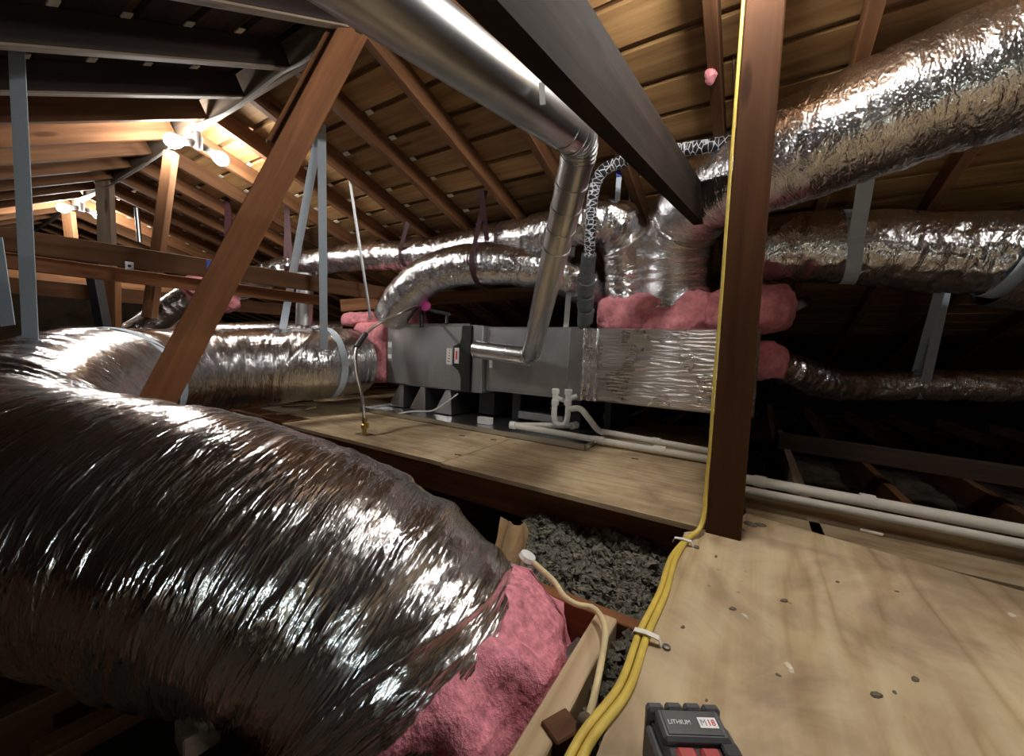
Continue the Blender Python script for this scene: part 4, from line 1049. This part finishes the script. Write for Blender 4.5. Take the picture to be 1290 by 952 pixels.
# ================================================================== LOOSE FILL
def cellulose():
    V = []; Fq = []; r = random.Random(5)
    nx, ny = 70, 60; x0, x1, y0, y1 = -0.62, -0.165, 0.56, 1.19
    def hz(x, y): return -0.165 + 0.05*mnoise.fractal(Vector((x*9, y*9, 2)), 0.8, 2.0, 4) + 0.05*max(0, (y-0.9))*1.2
    for j in range(ny):
        for i in range(nx):
            x = x0+(x1-x0)*i/(nx-1); y = y0+(y1-y0)*j/(ny-1); V.append((x, y, hz(x, y)))
    for j in range(ny-1):
        for i in range(nx-1): a_ = j*nx+i; Fq.append([a_, a_+1, a_+nx+1, a_+nx])
    # crumpled clumps
    ph = (1+5**0.5)/2
    ico = [(-1, ph, 0), (1, ph, 0), (-1, -ph, 0), (1, -ph, 0), (0, -1, ph), (0, 1, ph), (0, -1, -ph), (0, 1, -ph), (ph, 0, -1), (ph, 0, 1), (-ph, 0, -1), (-ph, 0, 1)]
    icf = [(0,11,5),(0,5,1),(0,1,7),(0,7,10),(0,10,11),(1,5,9),(5,11,4),(11,10,2),(10,7,6),(7,1,8),(3,9,4),(3,4,2),(3,2,6),(3,6,8),(3,8,9),(4,9,5),(2,4,11),(6,2,10),(8,6,7),(9,8,1)]
    iv = [_n(p) for p in ico]; fc = []; cache = {}
    def midp(a_, b_):
        k = (min(a_, b_), max(a_, b_))
        if k not in cache: cache[k] = len(iv); iv.append(_n(iv[a_]+iv[b_]))
        return cache[k]
    for a_, b_, c_ in icf:
        ab, bc, ca = midp(a_, b_), midp(b_, c_), midp(c_, a_); fc += [(a_, ab, ca), (b_, bc, ab), (c_, ca, bc), (ab, bc, ca)]
    for k in range(3600):
        x = r.uniform(x0, x1); y = r.uniform(y0, y1); z = hz(x, y)+r.uniform(-0.004, 0.014); s_ = r.uniform(0.004, 0.013)*(1.3 if r.random() < .15 else 1)
        n = len(V); of = Vector((r.random()*50, r.random()*50, 0)); sx, sy, sz = r.uniform(.7, 1.3), r.uniform(.7, 1.3), r.uniform(.6, 1.1)
        for p in iv:
            q = Vector(p); d_ = 1+0.8*mnoise.noise(q*1.7+of)+0.9*mnoise.noise(q*4+of)
            V.append((x+p[0]*s_*d_*sx, y+p[1]*s_*d_*sy, z+p[2]*s_*d_*sz))
        Fq += [[n+i for i in f] for f in fc]
    return obj('loose_insulation', V, Fq, 'cellulose', None, None, False)
tag(cellulose(), 'grey clumpy loose-fill insulation between the pink collar and the deck', 'insulation', None, 'stuff')
def tuft_small():
    V = []; Fq = []; r = random.Random(9); iv = [(1,0,0),(-1,0,0),(0,1,0),(0,-1,0),(0,0,1),(0,0,-1)]
    fc = [(0,2,4),(2,1,4),(1,3,4),(3,0,4),(2,0,5),(1,2,5),(3,1,5),(0,3,5)]
    for k in range(260):
        x = -0.148+r.uniform(-.022, .02); y = r.uniform(0.5, 0.76); z = -0.07+r.uniform(-0.05, 0.02); s_ = r.uniform(.006, .014); n = len(V)
        V += [(x+p[0]*s_*r.uniform(.6, 1.3), y+p[1]*s_*r.uniform(.6, 1.3), z+p[2]*s_*r.uniform(.6, 1.3)) for p in iv]; Fq += [[n+i for i in f] for f in fc]
    return obj('loose_insulation', V, Fq, 'cellulose', None, None, False)
tag(tuft_small(), 'small grey loose-fill patch between the blocking board and the pale joist', 'insulation', None, 'stuff')
# boot metal, kraft paper, white cap
tag(MB().obox(Pz(722, 862, -0.12), (0.15, 1, 0), (1, -.15, 0), 0.07, 0.035, 0.03, 0.002).build('duct_boot', 'galvanised'), 'shiny metal duct boot corner beside the pink collar', 'duct boot')
V = []
for i in range(9):
    for j in range(9):
        p = Pz(640, 688, -0.08)+np.array([(i-4)*0.012, 0.01*math.sin(i*1.3)+0.004*j, (j-4)*0.013+0.006*math.sin(i*2+j)]); V.append(p)
Fq = [[i*9+j, (i+1)*9+j, (i+1)*9+j+1, i*9+j+1] for i in range(8) for j in range(8)]
V2 = V+[v+np.array([0, 0.002, 0]) for v in V]; Fq2 = Fq+[[81+k for k in q[::-1]] for q in Fq]
tag(obj('kraft_paper', V2, Fq2, 'kraft', None, None, True), 'torn yellowish kraft paper scrap behind the pink collar', 'paper')
tag(lathe('white_cap', Pz(662, 706, -0.03), (0.4, 0.2, 1), [(0, 0.012), (0.006, 0.02), (0.016, 0.018), (0.019, 0.008)], 'white_plastic'), 'small white plastic cap on the pink collar', 'cap')

# ================================================================== BATTERY TOOL
U_, V_, W_ = np.array([0.85, 0.527, 0]), np.array([-0.527, 0.85, 0]), np.array([0, 0, 1.0]); U_ = _n(U_); V_ = np.cross(W_, U_)
bo = Pz(860, 886, 0.07); bo[2] = 0.0
bt = empty('battery_pack', bo, 'black and red cordless tool battery standing at the bottom edge of the deck', 'battery')
def bx(name, u0, u1, v0_, v1_, z0, z1, mat, parent, bev=0.003, tilt=0.0):
    c = bo+U_*(u0+u1)/2+V_*(v0_+v1_)/2+W_*(z0+z1)/2
    return MB().obox(c, U_, V_+W_*tilt, (u1-u0)/2, (v1_-v0_)/2, (z1-z0)/2, bev).build(name, mat, parent)
body = bx('body', -0.036, 0.036, -0.115, 0.0, 0.0, 0.060, 'black_plastic', bt, 0.006)
for k in range(4):
    u0 = -0.040+0.0203*k; bx('bumper_rib', u0, u0+0.0185, -0.007, 0.004, 0.004, 0.070-0.001*(k in (0, 3)), 'grey_plastic', bt, 0.003)
for sg in (-1, 1): bx('side_rail', sg*0.040-0.004, sg*0.040+0.004, -0.115, -0.010, 0.0, 0.056, 'grey_plastic', bt, 0.003)
top = bx('label_frame', -0.034, 0.034, -0.037, -0.006, 0.055, 0.0695, 'grey_plastic', bt, 0.003, 0.12)
lb = bx('label_plate', -0.029, 0.029, -0.034, -0.009, 0.066, 0.0702, 'black_plastic', bt, 0.001, 0.12)
e_ = _n(V_+W_*0.12)
def lp(u, v): return bo+U_*u+V_*v+W_*(0.0706+(v+0.0215)*0.12)
text_mesh('lettering', 'LITHIUM', 0.0062, lp(-0.025, -0.024), U_, e_, 'white_print', lb)
MB().obox(lp(0.0165, -0.022), U_, e_, 0.0095, 0.0052, 0.0003).build('badge', 'white_print', lb)
text_mesh('lettering', 'M', 0.0085, lp(0.0085, -0.025)+W_*0.0006, U_, e_, 'label_dark', lb)
text_mesh('lettering', '18', 0.0085, lp(0.0157, -0.025)+W_*0.0006, U_, e_, 'red_print', lb)
bx('red_release', -0.026, -0.004, -0.095, -0.038, 0.04, 0.0635, 'red_plastic', bt, 0.004)
bx('red_release', -0.002, 0.020, -0.095, -0.038, 0.04, 0.0635, 'red_plastic', bt, 0.004)
bx('clip', 0.021, 0.038, -0.052, -0.037, 0.05, 0.066, 'black_plastic', bt, 0.002)
bx('steel_contact', 0.024, 0.036, -0.0535, -0.0505, 0.057, 0.062, 'galvanised', bt, 0.0008)

# ================================================================== DEBRIS ON THE DECK
def chip(px, py, s, mat, label, asp=1.6, seed=0):
    p = Pz(px, py, 0.0); r = random.Random(seed); n = 7; V = []
    a0 = r.uniform(0, 3.1)
    for z, k in ((0.0, 1.0), (s*0.28, 0.75)):
        for i in range(n):
            t = 2*math.pi*i/n; x = math.cos(t)*s*asp/2*k*r.uniform(.8, 1.15); y = math.sin(t)*s/2*k*r.uniform(.8, 1.15)
            V.append((p[0]+x*math.cos(a0)-y*math.sin(a0), p[1]+x*math.sin(a0)+y*math.cos(a0), z))
    Fq = [list(range(n))[::-1], list(range(n, 2*n))]+[[i, (i+1) % n, (i+1) % n+n, i+n] for i in range(n)]
    name = {'chip_pale': 'wood_chip', 'stone_grey': 'pebble'}[mat]
    return tag(obj(name, V, Fq, mat), label, 'debris', 'debris on the right deck')
for i, (x, y, s, m_, lb_) in enumerate((
    (945, 661, 0.022, 'stone_grey', 'flat grey pebble beside the post, left of two'), (957, 662, 0.02, 'stone_grey', 'flat grey pebble beside the post, right of two'),
    (933, 667, 0.014, 'stone_grey', 'small pebble touching the post foot'),
    (923, 767, 0.009, 'stone_grey', 'small dark crumb left of the middle of the deck'), (988, 757, 0.010, 'stone_grey', 'dark crumb right of the small one mid deck'),
    (994, 841, 0.012, 'chip_pale', 'pale wood chip in the centre of the deck'), (938, 776, 0.008, 'chip_pale', 'tiny pale splinter beside a dark crumb'),
    (1153, 856, 0.009, 'stone_grey', 'dark crumb low on the right of the deck'), (1104, 876, 0.011, 'stone_grey', 'dark crumb near the bottom right of the deck'),
    (1127, 872, 0.005, 'stone_grey', 'tiny speck between two dark crumbs'), (1275, 775, 0.010, 'chip_pale', 'pale splinter at the right edge of the deck'),
    (890, 882, 0.004, 'stone_grey', 'tiny speck behind the battery'), (902, 701, 0.007, 'stone_grey', 'brown speck below the post'),
    (1055, 733, 0.006, 'stone_grey', 'speck on the upper middle of the deck'), (1130, 745, 0.005, 'stone_grey', 'speck on the upper right of the deck'),
    (980, 850, 0.005, 'stone_grey', 'brown speck below the central wood chip'), (860, 790, 0.006, 'stone_grey', 'speck near the yellow cables'))):
    chip(x, y, s, m_, lb_, 1.7, i)
def chip2(px, py, z, l, label, k):
    p = Pz(px, py, z); r = random.Random(k); a = r.uniform(-.5, .5)
    return tag(MB().obox(p+np.array([0, 0, .004]), (math.cos(a), math.sin(a), .1), (0, 1, 0), l/2, l*.14, .0025, .0008).build('wood_chip', 'chip_pale'), label, 'debris', 'debris behind the right deck')
chip2(1098, 672, -0.04, 0.05, 'long pale splinter on the grey plywood strip', 1); chip2(1112, 668, -0.04, 0.04, 'shorter pale splinter on the grey plywood strip', 2)
# knots / scraps on the platform
for k, (x, y) in enumerate(((582, 549), (622, 554), (640, 551), (800, 578), (577, 573))):
    p = Pz(x, y, 0.0)
    tag(MB().obox(p+np.array([0, 0, .0015]), (1, .2, 0), (0, 1, 0), .014, .005, .0015, .0005).build('bark_flake', 'stone_grey'),
        ('dark flake at the back of the platform plywood', 'dark flake before the drain pan', 'right dark flake before the drain pan', 'dark flake by the drain pipes', 'dark flake near the platform front edge')[k], 'debris', 'flakes on the platform')
# scraps at the left end of the platform
for (x, y, a_, l_, m_, lb_) in ((372, 512, 0.3, .11, 'grey_wood', 'longest thin wood scrap lying at the left end of the platform'),
                              (392, 514, -0.9, .07, 'kraft', 'brown curl of scrap crossing the wood scraps at the platform end'),
                              (362, 520, 1.2, .06, 'grey_wood', 'short wood scrap nearest the huge duct at the platform end')):
    p = Pz(x, y, 0.012)
    tag(MB().obox(p, (math.cos(a_), math.sin(a_), .06), (0, 0, 1), l_, .005, .006, .001).build('wood_scrap', m_), lb_, 'scrap', 'scraps at the left end of the platform')
# dim things bottom left
timber(Pz(225, 935, -0.12), Pz(272, 907, -0.12), 0.035, 0.05, (0, 0, 1), 'grey_wood', 'pale block end dimly seen under the huge duct', 'timber', 'wood_block')
timber(Pz(40, 960, -0.2), Pz(190, 880, -0.2), 0.03, 0.05, (0, 0, 1), 'rafter_wood', 'dim rail in the dark below the huge duct', 'timber', 'wood_rail')

# small fittings on the timbers
p = D(163, 335, 1.72)
r = empty('nail_plate', p-np.array([0, 0, .02]), 'small square metal plate on the board below the collar beam', 'plate')
MB().obox(p, _n(c1-c0), (0, 0, 1), 0.014, 0.018, 0.002, 0.0008).build('plate', 'galvanised', r)
lathe('hole', p+_n(np.cross(_n(c1-c0), (0, 0, 1)))*0.002, np.cross(_n(c1-c0), (0, 0, 1)), [(0, 0.006), (0.0012, 0.006)], 'black_plastic', r, 12)
p = Px(895, 97, -0.19)
tag(lump('tape_bundle', p, (0.035, 0.035, 0.035), 'pink_wool', None, 12, 0.012, 40, 2.0, 5), 'small crumpled pink and white tape bundle on a rafter left of the post', 'tape')
wl = [Px(930, 62, -0.13), Px(926, 58, -0.13), Px(924, 75, -0.13), Px(926, 120, -0.12), Px(927, 160, -0.11)]
tag(tube('wire_loop', path(wl, 0.01), 0.003, 'steel_tube', None, 8), 'thin wire loop hanging from the rafter beside the post', 'wire')
